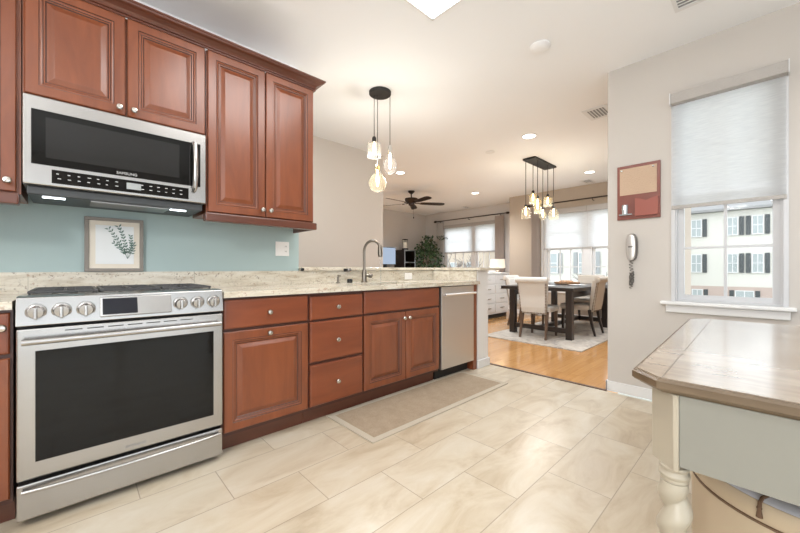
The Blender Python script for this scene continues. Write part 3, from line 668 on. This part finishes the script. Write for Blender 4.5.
# ------------------------------------------------------------------ things on the window wall
t = thing('message_board', 'reddish wood message board with cork panel and paper pocket', 'message board', (3.35, .73, 1.45))
X = 3.358; ya, yb_ = .578, .874
B().box(X-.016, X, ya, yb_, 1.455, 1.903).build('board', 'board_red', t, .003)
B().box(X-.0185, X-.0165, ya+.022, yb_-.020, 1.658, 1.878).build('cork', 'cork', t)
b = B(); b.rings([[(x, ya+.012, 1.478), (x, ya+.165, 1.478), (x, ya+.165, 1.622), (x, ya+.13, 1.614), (x, ya+.09, 1.598), (x, ya+.05, 1.614), (x, ya+.012, 1.622)] for x in (X-.034, X-.026)])
b.box(X-.026, X-.0165, ya+.012, ya+.018, 1.478, 1.62).box(X-.026, X-.0165, ya+.159, ya+.165, 1.478, 1.62).box(X-.026, X-.0165, ya+.018, ya+.159, 1.478, 1.485)
b.build('pocket', 'pocket_red', t)
b = B(); b.box(X-.04, X-.0165, yb_-.11, yb_-.02, 1.49, 1.50).lathe((X-.03, yb_-.06, 1.53), [(.02, -.03), (.022, .0), (.022, .045), (.021, .045)], n=14)
b.build('pen_cup', 'glass_steel', t)
for y_ in (ya+.045, yb_-.035): B().lathe((X-.019, y_, 1.862), [(.004, 0), (.006, .006), (.009, .010), (.003, .014)], (-1, 0, 0), 10).build('push_pin', 'chrome', t)
t = thing('wall_phone', 'silver slimline wall phone with tangled cord hanging below', 'phone', (3.35, .77, 1.1))
b = B(); N = 18
def oval(cx_, cy_, ry, rz, x, n=22): return [(x, cx_+ry*math.copysign(abs(math.cos(2*PI*i/n))**.75, math.cos(2*PI*i/n)), cy_+rz*math.copysign(abs(math.sin(2*PI*i/n))**.75, math.sin(2*PI*i/n))) for i in range(n)]
b.rings([oval(.768, 1.225, .040, .112, 3.359), oval(.768, 1.225, .040, .112, 3.335), oval(.768, 1.225, .034, .105, 3.330)]); b.smooth = True; b.build('cradle', 'phone_dark', t)
b = B(); b.rings([oval(.768, 1.225, .030, .108, 3.329), oval(.768, 1.225, .033, .110, 3.312), oval(.768, 1.225, .027, .102, 3.302), oval(.768, 1.225, .012, .08, 3.299)]); b.smooth = True
hs = b.build('handset', 'phone_silver', t); B().box(3.2975, 3.3005, .752, .784, 1.222, 1.232).build('display', 'phone_dark', hs)
b = B(); pts = []
for i in range(150):
    u = i/149; a = u*60; pts.append((3.335+.012*math.cos(a), .768+.012*math.sin(a)+.006*math.sin(u*9), 1.112-.225*u))
b.tube(pts, .0028, 5)
pts = [(3.335+.015*math.cos(a*2.3), .770+.013*math.sin(a*1.7), .965-.05*math.cos(a)) for a in [k*.35 for k in range(60)]]; b.tube(pts, .003, 5); b.build('cord', 'phone_dark', t)

# ------------------------------------------------------------------ foreground table
t = thing('kitchen_table', 'weathered oak topped table with grey painted apron and twist legs', 'table', (1.95, -.25, 0))
TX0, TX1, TY0, TY1 = 1.175, 2.79, -.78, .287; c = .075
def oct_(i): return [(x, y + (.045 if x > 2 and y > 0 else 0)) for x, y in oct0(i)]
def oct0(i): return [(TX0+i, TY0+c+i*.41), (TX0+i, TY1-c-i*.41), (TX0+c+i*.41, TY1-i), (TX1-c-i*.41, TY1-i), (TX1-i, TY1-c-i*.41), (TX1-i, TY0+c+i*.41), (TX1-c-i*.41, TY0+i), (TX0+c+i*.41, TY0+i)]
b = B(); b.rings([[(x, y, z) for x, y in oct_(i)] for i, z in ((.020, .706), (.016, .711), (.006, .714), (0, .720), (0, .738), (.005, .7445), (.012, .7455))]); b.build('top', 'oak_edge', t)
bw = .084; tp = B()
def pl(x0, x1, y0, y1): tp.box(x0, x1, y0, y1, .7456, .7472)
e2 = .013
tp.poly([(TX0+e2, TY1-c-e2*.41), (TX0+c+e2*.41, TY1-e2), (TX1-c-e2*.41, TY1-e2+.045), (TX1-e2, TY1-c-e2*.41+.045), (TX1-e2, TY1-bw+.03), (TX0+e2, TY1-bw)], .7456, .7472)
n_ = 1; ys = [TY1-bw-.002-(TY1-bw-TY0-.02)*k/n_ for k in range(n_+1)]
tp.poly([(TX0+e2, ys[0]), (TX1-e2, ys[0]+.03), (TX1-e2, TY0+c), (TX1-c, TY0+.02), (TX0+c, TY0+.02), (TX0+e2, TY0+c)], .7456, .7472)
tp.build('planks', 'weathered_oak', t)
def post(sx_, sy_):
    # sx_,sy_: corner selector, returns plan polygon of the chamfered corner block
    cx_ = TX0+.062 if sx_ < 0 else TX1-.062; cy_ = TY0+.1 if sy_ < 0 else TY1-.098
    h = .047
    P_ = [(-h, -h), (h, -h), (h, h), (-h, h)]
    out = []; P_ = [(a_, b_ if b_*sy_ > 0 else -sy_*.0235) for a_, b_ in P_]
    for (px_, py_) in P_:
        if px_*sx_ > 0 and py_*sy_ > 0:
            a = (px_, py_-sy_*.058); q = (px_-sx_*.058, py_)
            out += ([a, q] if (sx_*sy_ > 0) else [q, a])
        else: out.append((px_, py_))
    return cx_, cy_, [(cx_+x, cy_+y) for x, y in out]
for sx_ in (-1, 1):
    for sy_ in (-1, 1):
        cx_, cy_, P_ = post(sx_, sy_)
        b = B(); b.poly(P_, .498, .705)
        cy_ -= .007*sy_; b.lathe((cx_, cy_, .498), [(.028, .001), (.034, -.001), (.0355, -.007), (.031, -.012), (.032, -.018), (.037, -.024), (.036, -.030), (.032, -.035), (.032, -.045)], n=24)
        loops = []; nz = 90
        for k in range(nz+1):
            u = k/nz; z = .452-.372*u; ph = 2*PI*(z)/.098; env = min(1, u*8, (1-u)*8)
            ox, oy = .0065*env*math.cos(ph), .0065*env*math.sin(ph); r = .032+.003*env
            lp = []
            for i in range(24):
                a = 2*PI*i/24; g = 1 - .17*env*max(0, math.cos((a-ph-PI)))**14
                lp.append((cx_+ox+r*g*math.cos(a), cy_+oy+r*g*math.sin(a), z))
            loops.append(lp)
        b.rings(loops); b.lathe((cx_, cy_, .0), [(.020, .001), (.030, .02), (.036, .05), (.030, .075), (.034, .082)], n=20)
        b.build('leg', 'paint_leg', t, .0015, 1)
B().box(TX0+.019, TX0+.04, TY0+.125, TY1-.1225, .512, .705).build('apron', 'paint_grey_green', t)
B().box(TX1-.05, TX1-.028, TY0+.125, TY1-.1225, .512, .705).build('apron', 'paint_grey_green', t)
for ya_ in (TY1-.10, TY0+.08): B().box(TX0+.11, TX1-.11, ya_, ya_+.02, .512, .705).build('side_apron', 'paint_grey_green', t)
# pouf
t = thing('storage_pouf', 'round cream pouf with a white top and brown tassel under the table', 'pouf', (1.64, -.10, 0))
B().lathe((1.64, -.10, 0), [(.26, .0), (.283, .01), (.288, .06), (.289, .33), (.286, .343)], n=64).build('body', 'pouf_cream', t)
B().lathe((1.64, -.10, 0), [(.286, .3435), (.290, .345), (.290, .350), (.286, .3515)], n=64).build('seam', 'seam_brown', t)
B().lathe((1.64, -.10, 0), [(.286, .352), (.289, .356), (.289, .398), (.284, .406)], n=64).build('lid_side', 'pouf_cream', t)
B().lathe((1.64, -.10, 0), [(.282, .4065), (.275, .411), (.24, .413), (.01, .414)], n=64).build('lid_top', 'pouf_white', t)
ta = PI-.405; tx, ty = 1.64+.291*math.cos(ta), -.10+.291*math.sin(ta)
b = B(); b.tube([(1.64+r_*math.cos(ta), -.10+r_*math.sin(ta), z_) for r_, z_ in ((.255, .418), (.280, .418), (.293, .408), (.294, .396))], .0045, 8)
b.lathe((1.64+.2955*math.cos(ta), -.10+.2955*math.sin(ta), .398), [(.004, 0), (.006, -.005), (.0045, -.009), (.0075, -.030), (.002, -.031)], n=12); b.build('tassel', 'tassel_brown', t)

# ------------------------------------------------------------------ ceiling things
t = thing('ceiling_panel_light', 'bright white square light panel in the kitchen ceiling', 'ceiling light', (1.2, 1.1, H))
B().box(.58, 1.76, .38, 1.55, H-.006, H-.0005).build('diffuser', 'lamp_panel', t)
B().box(.565, .579, .365, 1.565, H-.009, H-.0005).box(1.761, 1.775, .365, 1.565, H-.009, H-.0005).box(.5795, 1.7725, .365, .379, H-.009, H-.0005).box(.5795, 1.7725, 1.551, 1.565, H-.009, H-.0005).build('frame', 'white_paint', t)
def can(x, y, label, power=30, r=.075):
    if label is None: return down(x, y, power)
    t = thing('recessed_light', label, 'recessed light', (x, y, H), 'recessed ceiling lights')
    B().lathe((x, y, H-.006), [(r, 0), (r+.018, 0), (r+.018, .0055), (r, .0055)], n=28, cap=False).build('trim_ring', 'white_paint', t)
    B().lathe((x, y, H-.004), [(r-.001, 0), (r-.001, .003)], n=28).build('lens', 'can_glow' if power else 'white_paint', t)
    if not power: return
    down(x, y, power)
def down(x, y, power):
    l = bpy.data.lights.new('downlight', 'SPOT'); l.energy = power*1.25; l.spot_size = math.radians(150); l.spot_blend = 1; l.shadow_soft_size = .07; l.color = (.86, .93, 1)
    o = bpy.data.objects.new('downlight', l); COL.objects.link(o); o.location = (x, y, H-.03)
can(4.229, 2.092, 'recessed ceiling light nearest the message board wall', 70)
can(4.397, 2.767, 'small unlit recessed ceiling light left of the dining pendants', 0, .05)
can(4.19, 4.45, 'recessed ceiling light just right of the kitchen pendant globes', 70)
can(6.55, 4.50, 'recessed ceiling light beyond the dining pendants toward the living room', 130)
can(6.58, 2.145, 'recessed ceiling light right of the dining pendants', 70)
can(5.9, 1.3, None, 60)  # unlabelled ones: unseen bare spots without fixtures, added as room fill
can(4.3, 6.0, None, 90)
can(5.0, 6.6, None, 90)
can(.8, 3.4, None, 45)
can(0.0, -1.2, None, 60)
can(2.3, -1.0, None, 55)
tag(B().lathe((2.579, 1.188, H-.001), [(.075, 0), (.075, -.008), (.055, -.022), (.02, -.026)], n=28).build('smoke_detector', 'ceiling_white'), 'round white smoke detector on the kitchen ceiling', 'smoke detector')
def vent(label, x0, x1, y0, y1, dark='black_matte', along='x', w_=.022):
    t = thing('ceiling_vent', label, 'vent', ((x0+x1)/2, (y0+y1)/2, H), 'ceiling air vents')
    B().box(x0, x1, y0, y0+w_, H-.008, H-.001).box(x0, x1, y1-w_, y1, H-.008, H-.001).box(x0, x0+w_, y0+w_, y1-w_, H-.008, H-.001).box(x1-w_, x1, y0+w_, y1-w_, H-.008, H-.001).build('frame', 'white_paint', t)
    B().box(x0+w_, x1-w_, y0+w_, y1-w_, H-.003, H-.001).build('backing', dark, t)
    b = B()
    if along == 'x':
        n = int((x1-x0)/.03)
        for i in range(1, n): x = x0+(x1-x0)*i/n; b.box(x-.004, x+.004, y0+w_, y1-w_, H-.007, H-.0035)
    else:
        n = int((y1-y0)/.03)
        for i in range(1, n): y = y0+(y1-y0)*i/n; b.box(x0+w_, x1-w_, y-.004, y+.004, H-.007, H-.0035)
    b.build('slat', 'white_paint', t)
vent('white ceiling vent with dark slots beside the window wall corner', 3.98, 4.30, 1.14, 1.38, 'print_grey', along='y', w_=.04)
vent('white ceiling vent cut off by the top edge of the photo', 2.60, 2.89, .24, .42, 'print_grey')
vent('small ceiling vent near the living room window', 7.72, 7.98, 5.6, 5.78)
vent('small ceiling vent above the dining window', 7.10, 7.36, 2.30, 2.48)

def glass_pendant(par, x, y, zc, ztop, shape, socket, glassm, bulb, zs0, zs1, r, pw=7, cordr=.0035):
    """cord from canopy zc to socket top, glass from zs0 (top) to zs1 (bottom)"""
    p = B().tube([(x, y, zc), (x, y, ztop)], cordr, 6).build('cord', 'cord_black', par)
    hs = ztop - zs0
    B().lathe((x, y, ztop), [(.006, .003), (.016, -.004), (.021, -hs*.35), (.021, -hs*.9), (.024, -hs)], n=16).build('socket', socket, p)
    L = zs0-zs1
    pr = {'cyl': [(.022, 0), (r*.93, -.012), (r, -.03), (r, -L), (r-.003, -L), (r-.003, -.031), (r*.9, -.016), (.020, -.004)],
          'globe': [(.022, 0), (.025, -L*.12), (r*.62, -L*.24), (r*.95, -L*.45), (r, -L*.6), (r*.9, -L*.8), (r*.6, -L*.95), (r*.3, -L)],
          'bell': [(.022, 0), (r*.7, -L*.15), (r*.95, -L*.4), (r, -L*.7), (r*.85, -L)]}[shape]
    g = B(); g.lathe((x, y, zs0), pr, n=24)
    bmesh.ops.delete(g.bm, geom=[f for f in g.bm.faces if len(f.verts) > 4], context='FACES')
    g.build('glass_shade', glassm, p)
    B().lathe((x, y, zs0), [(.008, -.0), (.009, -L*.12), (.014, -L*.35), (.015, -L*.5), (.011, -L*.66), (.004, -L*.74)], n=14).build('bulb', bulb, p)
    l = bpy.data.lights.new('bulb_light', 'POINT'); l.energy = pw; l.color = (1, .975, .95); l.shadow_soft_size = .05
    o = bpy.data.objects.new('bulb_light', l); COL.objects.link(o); o.location = (x, y, zs1-.03)
t = thing('pendant_cluster', 'three smoky glass pendants hanging from a round black canopy over the sink', 'pendant light', (2.134, 2.549, H))
B().lathe((2.134, 2.549, H-.001), [(.105, 0), (.105, -.022), (.098, -.028), (.01, -.029)], n=36).build('canopy', 'black_matte', t)
glass_pendant(t, 2.093, 2.588, H-.028, 2.315, 'cyl', 'black_matte', 'glass_smoke', 'bulb_glow', 2.262, 2.115, .066)
glass_pendant(t, 2.203, 2.484, H-.028, 2.235, 'globe', 'chrome', 'glass_clear', 'bulb_cool', 2.150, 1.955, .064)
glass_pendant(t, 2.115, 2.565, H-.028, 2.045, 'globe', 'gold', 'glass_amber', 'bulb_glow', 1.990, 1.785, .085)
t = thing('dining_chandelier', 'six clear glass pendants on a rectangular black canopy over the dining table', 'chandelier', (5.41, 2.49, H))
B().box(5.04, 5.80, 2.395, 2.595, H-.03, H-.001).build('canopy', 'black_matte', t, .003)
def zat(x, y, py): 
    d = x*.6849+y*.7286; return 1.05-(py-268.5)*d/346
for x, y, s0, g0, g1, r, sh in ((5.06, 2.555, 204.5, 207, 218.5, .068, 'bell'), (5.32, 2.565, 190.5, 193.5, 203.7, .060, 'cyl'), (5.18, 2.425, 196, 198.5, 213.5, .055, 'cyl'), (5.67, 2.565, 207, 209.5, 220, .062, 'globe'), (5.55, 2.43, 194, 197, 206.5, .066, 'cyl'), (5.745, 2.42, 206, 208.5, 219.5, .08, 'bell')):
    glass_pendant(t, x, y, H-.03, zat(x, y, s0), sh, 'black_matte', 'glass_amber', 'bulb_glow', zat(x, y, g0), zat(x, y, g1), r, 3.5, .005)
# ceiling fan
t = thing('ceiling_fan', 'dark bronze five-blade ceiling fan in the living room', 'ceiling fan', (5.36, 5.34, H))
c0 = (5.36, 5.34, H-.001)
B().lathe(c0, [(.075, 0), (.075, -.02), (.03, -.06), (.018, -.065)], n=24).build('canopy', 'rod_bronze', t)
B().lathe(c0, [(.013, -.066), (.013, -.15)], n=12).build('downrod', 'rod_bronze', t)
B().lathe(c0, [(.03, -.151), (.14, -.165), (.145, -.20), (.10, -.255), (.065, -.27), (.06, -.31), (.02, -.325)], n=28).build('motor_housing', 'rod_bronze', t)
for th in (10, -62, 82, 154, -134):
    ph = math.radians(-43.2+th); d = Vector((math.cos(ph), math.sin(ph), 0)); q = Vector((-d.y, d.x, 0)); C0 = Vector(c0) + Vector((0, 0, -.265))
    q2 = (q*math.cos(.22)-Vector((0, 0, 1))*math.sin(.22)); up = d.cross(q2)
    b = B(); loops = []
    for r_, wd in ((.20, .045), (.26, .058), (.45, .068), (.65, .072), (.72, .060), (.75, .030)):
        p = C0+d*r_; loops.append([p-q2*wd-up*.004, p+q2*wd-up*.004, p+q2*wd+up*.004, p-q2*wd+up*.004])
    b.rings(loops); bl = b.build('blade', 'rod_bronze', t, .002)
    B().box(0, 0, 0, 0, 0, 0) if False else None
    p0, p1 = C0+d*.075, C0+d*.215
    B().tube([p0, (p0+p1)/2, p1-up*.008], [.012, .010, .014], 8).build('blade_arm', 'rod_bronze', bl)
b = B().tube([(5.40, 5.31, H-.33), (5.40, 5.31, H-.56)], .0018, 5).lathe((5.40, 5.31, H-.56), [(.004, 0), (.012, -.012), (.012, -.03), (.004, -.04)], n=10); b.build('pull_chain', 'rod_bronze', t)

# ------------------------------------------------------------------ dining area
tag(B().box(4.62, 7.3, 1.60, 3.05, .001, .012).build('dining_rug', 'rug_cream'), 'large cream and grey patterned rug under the dining table', 'rug')
t = thing('dining_table', 'dark espresso trestle dining table under the glass pendants', 'dining table', (6.03, 2.43, .012))
B().box(5.09, 7.0, 1.87, 3.00, .72, .772).build('table_top', 'espresso', t, .004)
for x in (5.20, 6.79):
    for y in (1.93, 2.82): B().box(x, x+.09, y, y+.09, .0125, .719).build('leg', 'espresso', t, .003)
    B().box(x+.02, x+.07, 2.0205, 2.8195, .10, .17).build('stretcher', 'espresso', t)
for ya_ in (1.96, 2.87): B().box(5.291, 6.789, ya_, ya_+.03, .62, .719).build('apron', 'espresso', t)
B().box(5.271, 6.804, 2.40, 2.46, .105, .165).build('long_stretcher', 'espresso', t)

def chair(label, loc, rz, fabric, legm='leg_brown'):
    t = thing('dining_chair', label, 'chair', (0, 0, 0), 'upholstered dining chairs')
    w2 = .225
    # seat, rounded
    B().box(-.19, .25, -w2, w2, .385, .475).build('seat', fabric, t, .035, 4)
    # back: slightly raked slab with rolled top
    b = B(); loops = []
    for (xa, xb, z, ww) in ((-.235, -.195, .365, .185), (-.262, -.19, .46, .192), (-.280, -.205, .62, .205), (-.300, -.225, .78, .215), (-.320, -.24, .86, .220)):
        loops.append([(xa, -ww, z), (xb, -ww, z), (xb, ww, z), (xa, ww, z)])
    b.rings(loops); b.build('backrest', fabric, t, .012, 3)
    b = B(); b.lathe((-.315, 0, .868), [(.02, -.238), (.042, -.232), (.045, -.2), (.045, .2), (.042, .232), (.02, .238)], (0, 1, 0), 20); b.build('rolled_top', fabric, t)
    b = B()
    for s in (-1, 1):
        for k in range(21):
            u = k/20; z = .385+u*.45; x = -.240-.085*((z-.365)/.5); wy = .189+.028*u
            b.lathe((x-.003, s*(wy-.012), z), [(.009, .0), (.0075, .004), (.001, .008)], (-1, 0, 0), 6)
            b.lathe((x+.016, s*(wy-.001), z), [(.009, .0), (.0075, .004), (.001, .008)], (0, s, 0), 6)
    for k in range(17):
        y = -.17+.34*k/16; b.lathe((-.246, y, .380), [(.009, .0), (.0075, .004), (.001, .008)], (-1, 0, 0), 6)
    b.build('nailhead_trim', 'nail_brass', t)
    for (x0_, y0_, x1_, y1_) in ((-.19, -.18, -.27, -.19), (-.19, .18, -.27, .19), (.20, -.18, .205, -.185), (.20, .18, .205, .185)):
        b = B(); b.rings([[(x0_+dx*.024, y0_+dy*.024, .386 if x0_ > 0 else .40) for dx, dy in ((-1, -1), (1, -1), (1, 1), (-1, 1))], [((x0_+x1_)/2+.01+dx*.019, (y0_+y1_)/2+dy*.019, .2) for dx, dy in ((-1, -1), (1, -1), (1, 1), (-1, 1))], [(x1_+dx*.014, y1_+dy*.014, .001) for dx, dy in ((-1, -1), (1, -1), (1, 1), (-1, 1))]])
        b.build('leg', legm, t, .003)
    t.location = (*loc, .0125); t.rotation_euler = (0, 0, rz)
    return t
chair('white linen dining chair with nailheads at the near end of the table', (5.20, 2.41), math.radians(5), 'linen')
chair('tan-lit linen dining chair in profile on the window wall side of the table', (5.98, 2.08), math.radians(90), 'linen_tan_lit', 'espresso')
chair('tan-lit linen dining chair at the far end of the table', (7.12, 2.40), math.radians(180), 'linen_tan_lit', 'espresso')
chair('white linen dining chair on the dresser side, mostly hidden by the near chair', (5.95, 2.98), math.radians(-90), 'linen')
# table setting
def plate(x, y, label):
    tag(B().lathe((x, y, .7725), [(.05, .0), (.10, .006), (.135, .012), (.133, .014), (.09, .009), (.01, .006)], n=28).build('dinner_plate', 'plate_white'), label, 'plate', 'dinner plates')
plate(5.33, 2.35, 'white dinner plate on the table end nearest the kitchen')
plate(5.95, 2.12, 'white dinner plate on the window wall side of the table')
plate(5.85, 2.75, 'white dinner plate on the dresser side of the table')
t = thing('centerpiece_tray', 'tan wooden centerpiece tray on the dining table', 'tray', (6.3, 2.42, .7725))
B().lathe((6.3, 2.42, .7725), [(.16, 0), (.20, .01), (.21, .04), (.20, .04), (.19, .014), (.01, .012)], n=28).build('tray', 'tan_wood', t)
b = B(); rnd = random.Random(9)
for k in range(16):
    a = rnd.uniform(0, 2*PI); r_ = rnd.uniform(0, .14); b.lathe((6.3+r_*math.cos(a), 2.42+r_*math.sin(a), .817), [(.004, -.025), (.026, -.015), (.032, 0), (.024, .018), (.004, .026)], n=10)
b.build('wooden_beads', 'tan_wood', t)
for x, y, lb in ((5.55, 2.18, 'stemless glass beside the plate at the near table end'), (5.60, 2.62, 'stemless glass on the dresser side of the table')):
    g = B(); g.lathe((x, y, .7725), [(.022, .0), (.034, .02), (.036, .06), (.032, .10)], n=18); tag(g.build('drinking_glass', 'glass_clear'), lb, 'glass', 'drinking glasses')

# dresser + lamp
t = thing('dresser', 'white dresser with wide drawers behind the half wall end', 'dresser', (6.4, 4.18, 0))
B().box(5.9, 7.02, 3.955, 4.40, .09, .93).build('body', 'white_paint', t, .003)
B().box(5.88, 7.04, 3.935, 4.42, .931, .958).build('top', 'white_paint', t, .005)
B().box(5.92, 7.0, 3.99, 4.38, 0, .0895).build('plinth', 'black_matte', t)
for za in (.13, .33, .53, .73):
    for xa, xb in ((5.95, 6.45), (6.47, 6.97)):
        d = B().box(xa, xb, 3.938, 3.954, za, za+.18).build('drawer', 'white_paint', t, .006)
        B().box((xa+xb)/2-.08, (xa+xb)/2+.08, 3.920, 3.937, za+.085, za+.095).build('handle', 'nickel', d)
t = thing('table_lamp', 'table lamp with a glowing cream drum shade on the dresser', 'lamp', (6.95, 4.17, .959))
B().lathe((6.93, 4.17, .9595), [(.07, 0), (.07, .012), (.02, .02), (.03, .05), (.018, .08), (.008, .12), (.008, .17)], n=20).build('base', 'chrome', t)
g = B(); g.lathe((6.93, 4.17, 1.06), [(.168, 0), (.158, .20), (.156, .20), (.166, 0)], n=32)
bmesh.ops.delete(g.bm, geom=[f for f in g.bm.faces if len(f.verts) > 4], context='FACES'); g.build('lamp_shade', 'shade_lamp', t)
l = bpy.data.lights.new('lamp_bulb', 'POINT'); l.energy = 4; l.color = (1, .8, .55); l.shadow_soft_size = .05
o = bpy.data.objects.new('lamp_bulb', l); COL.objects.link(o); o.location = (6.93, 4.17, 1.17)
tag(B().lathe((6.62, 4.12, .9595), [(.05, 0), (.075, .02), (.08, .05), (.06, .075), (.055, .075)], n=20).build('bowl', 'plate_white'), 'small white bowl on the dresser left of the lamp', 'bowl')

# curtains & rods
def curtain(name, label, X, y0, y1, z0, z1, m, n=6, grp='window curtains'):
    b = B(); K = n*8; A = []; 
    for k in range(K+1):
        u = k/K; y = y0+(y1-y0)*u; x = X + .035*math.sin(u*n*2*PI); A.append((x, y))
    L = [[(x-.002, y, z) for x, y in A] + [(x+.002, y, z) for x, y in A[::-1]] for z in (z0, (z0+z1)/2, z1)]
    b.rings(L)
    for k in range(5):
        y = y0+.02+(y1-y0-.04)*k/4; b.tube([(X, y, z1-.003), (X, y, z1+.030)], .0025, 5)
    b.smooth = True
    return tag(b.build(name, m), label, 'curtain', grp)
curtain('curtain', 'taupe curtain panel left of the dining window', 7.46, 3.45, 3.63, .04, 2.40, 'curtain_taupe', 4)
curtain('curtain', 'pale grey curtain panel beside the ficus', 8.08, 6.70, 6.93, .04, 2.43, 'curtain_grey', 4)
curtain('curtain', 'dark taupe curtain panel at the right end of the living room window', 8.08, 4.68, 4.93, .04, 2.43, 'curtain_taupe', 4)
def rod(label, X, y0, y1, z, Xw):
    t = thing('curtain_rod', label, 'curtain rod', (X, (y0+y1)/2, z), 'dark curtain rods')
    B().tube([(X, y0, z), (X, y1, z)], .014, 10).build('rod', 'rod_bronze', t)
    for y, s in ((y0, -1), (y1, 1)): B().lathe((X, y, z), [(.014, 0), (.03, .02), (.032, .07), (.018, .10)], (0, s, 0), 12).build('finial', 'rod_bronze', t)
    for y in (y0+.15, (y0+y1)/2, y1-.15): B().tube([(X+.0, y, z-.016), (X+.0, y, z-.04), (Xw-.002, y, z-.04)], .008, 8).build('bracket', 'rod_bronze', t)
rod('dark curtain rod above the dining window', 7.46, 1.1, 3.66, 2.45, 7.55)
rod('dark curtain rod above the living room window', 8.08, 4.62, 6.96, 2.48, 8.17)

# living room furniture
t = thing('display_cabinet', 'black display cabinet with open shelves beside the ficus', 'cabinet', (7.0, 7.28, 0))
X0, X1, Y0, Y1, Z1 = 6.80, 7.24, 7.06, 7.47, 1.585
B().box(X0, X0+.025, Y0, Y1, 0, Z1).box(X1-.025, X1, Y0, Y1, 0, Z1).box(X0+.025, X1-.025, Y1-.02, Y1, 0, Z1).box(X0+.025, X1-.025, Y0, Y1-.02, Z1-.025, Z1).box(X0+.025, X1-.025, Y0, Y1-.02, 0, .08).build('carcass', 'espresso', t)
for z in (.45, .82, 1.22): B().box(X0+.026, X1-.026, Y0+.01, Y1-.021, z, z+.022).build('shelf', 'espresso', t)
B().box(X0, X0+.03, Y0-.012, Y0-.0005, .0, Z1).box(X1-.03, X1, Y0-.012, Y0-.0005, .0, Z1).box(X0+.03, X1-.03, Y0-.012, Y0-.0005, Z1-.03, Z1).box(X0+.03, X1-.03, Y0-.012, Y0-.0005, 1.215, 1.24).build('front_frame', 'steel_dark', t)
t = thing('candle_lantern', 'small lantern with a white candle on top of the black display cabinet', 'lantern', (7.02, 7.25, 1.586))
B().lathe((7.02, 7.25, 1.586), [(.095, 0), (.095, .05), (.08, .055)], n=20).build('base', 'black_matte', t)
B().lathe((7.02, 7.25, 1.642), [(.06, 0), (.06, .17), (.01, .175)], n=16).build('candle', 'candle', t)
g = B(); g.lathe((7.02, 7.25, 1.6415), [(.08, 0), (.08, .24)], n=16); bmesh.ops.delete(g.bm, geom=[f for f in g.bm.faces if len(f.verts) > 4], context='FACES'); g.build('glass_cylinder', 'glass_clear', t)
B().lathe((7.02, 7.25, 1.882), [(.085, 0), (.085, .02), (.02, .03)], n=16).build('lid', 'black_matte', t)
t = thing('television', 'television showing a pale blue screen left of the black cabinet', 'television', (6.3, 7.2, .5))
B().box(5.75, 6.60, 7.20, 7.25, 1.16, 1.64).build('housing', 'black_gloss', t, .004); B().box(5.762, 6.588, 7.196, 7.199, 1.172, 1.628).build('screen', 'screen_blue', t)
B().box(6.15, 6.28, 7.21, 7.24, .93, 1.159).box(6.0, 6.43, 7.13, 7.32, .901, .929).build('stand', 'black_gloss', t)
t = thing('media_console', 'low dark media console under the television', 'console', (6.2, 7.2, 0))
B().box(5.55, 6.75, 7.0, 7.44, .08, .90).build('body', 'espresso', t, .004); B().box(5.6, 6.7, 7.03, 7.4, 0, .079).build('plinth', 'black_matte', t)
for xa in (5.57, 6.16): B().box(xa, xa+.57, 6.984, 6.999, .1, .88).build('door', 'espresso', t, .004)
# ficus
t = thing('ficus_tree', 'leafy potted ficus tree between the black cabinet and the window', 'potted tree', (7.62, 6.95, 0))
B().lathe((7.62, 6.95, 0), [(.14, .001), (.19, .02), (.22, .35), (.20, .36), (.19, .32), (.01, .32)], n=24).build('pot', 'pot', t)
rnd = random.Random(12); b = B(); tips = []
for k in range(5):
    a = k*1.3; p = Vector((7.62, 6.95, .3)); P_ = [p]
    for s in range(6): p = p+Vector((.035*math.cos(a+s*.4), .035*math.sin(a+s*.4), .27)); P_.append(p)
    b.tube(P_, [.016-.0018*i for i in range(7)], 6); tips += P_[2:]
b.build('trunk', 'leg_brown', t)
b = B(); C = Vector((7.62, 6.93, 1.25))
cnt = 0
while cnt < 900:
    p = Vector((rnd.uniform(-1, 1), rnd.uniform(-1, 1), rnd.uniform(-1, 1)))
    if p.length > 1: continue
    if p.length < .45 and rnd.random() < .6: continue
    wdt = .52*(1-.45*max(0, p.z)); q = Vector((C.x+p.x*wdt, C.y+p.y*wdt, C.z+p.z*.80))
    if math.sin(q.x*19+q.z*13)+math.sin(q.y*17-q.z*11) < -.9: continue
    if q.x > 7.98 or q.y > 7.36 or (q.x < 7.27 and q.y > 6.98 and q.z < 1.62): continue
    cnt += 1
    d = Vector((rnd.gauss(0, 1), rnd.gauss(0, 1), rnd.gauss(-.5, .7))).normalized(); n1 = d.orthogonal().normalized(); n1.rotate(Matrix.Rotation(rnd.uniform(0, 6.28), 3, d))
    L = rnd.uniform(.08, .125); ww = L*.28; nn = d.cross(n1)*.006
    b.quad(q, q+d*L*.5+n1*ww+nn, q+d*L, q+d*L*.5-n1*ww+nn, 0 if rnd.random() < .7 else 1)
for _ in range(40):
    q = Vector((7.9+rnd.uniform(-.1, .06), 6.75-rnd.uniform(0, .35), 1.95+rnd.uniform(-.05, .06)))
    d = Vector((rnd.gauss(0, 1), rnd.gauss(0, 1), rnd.gauss(-.5, .7))).normalized(); n1 = d.orthogonal().normalized(); L = .07
    b.quad(q, q+d*L*.5+n1*.02, q+d*L, q+d*L*.5-n1*.02, 0)
b.build('foliage', ['leaf', 'leaf_light'], t)
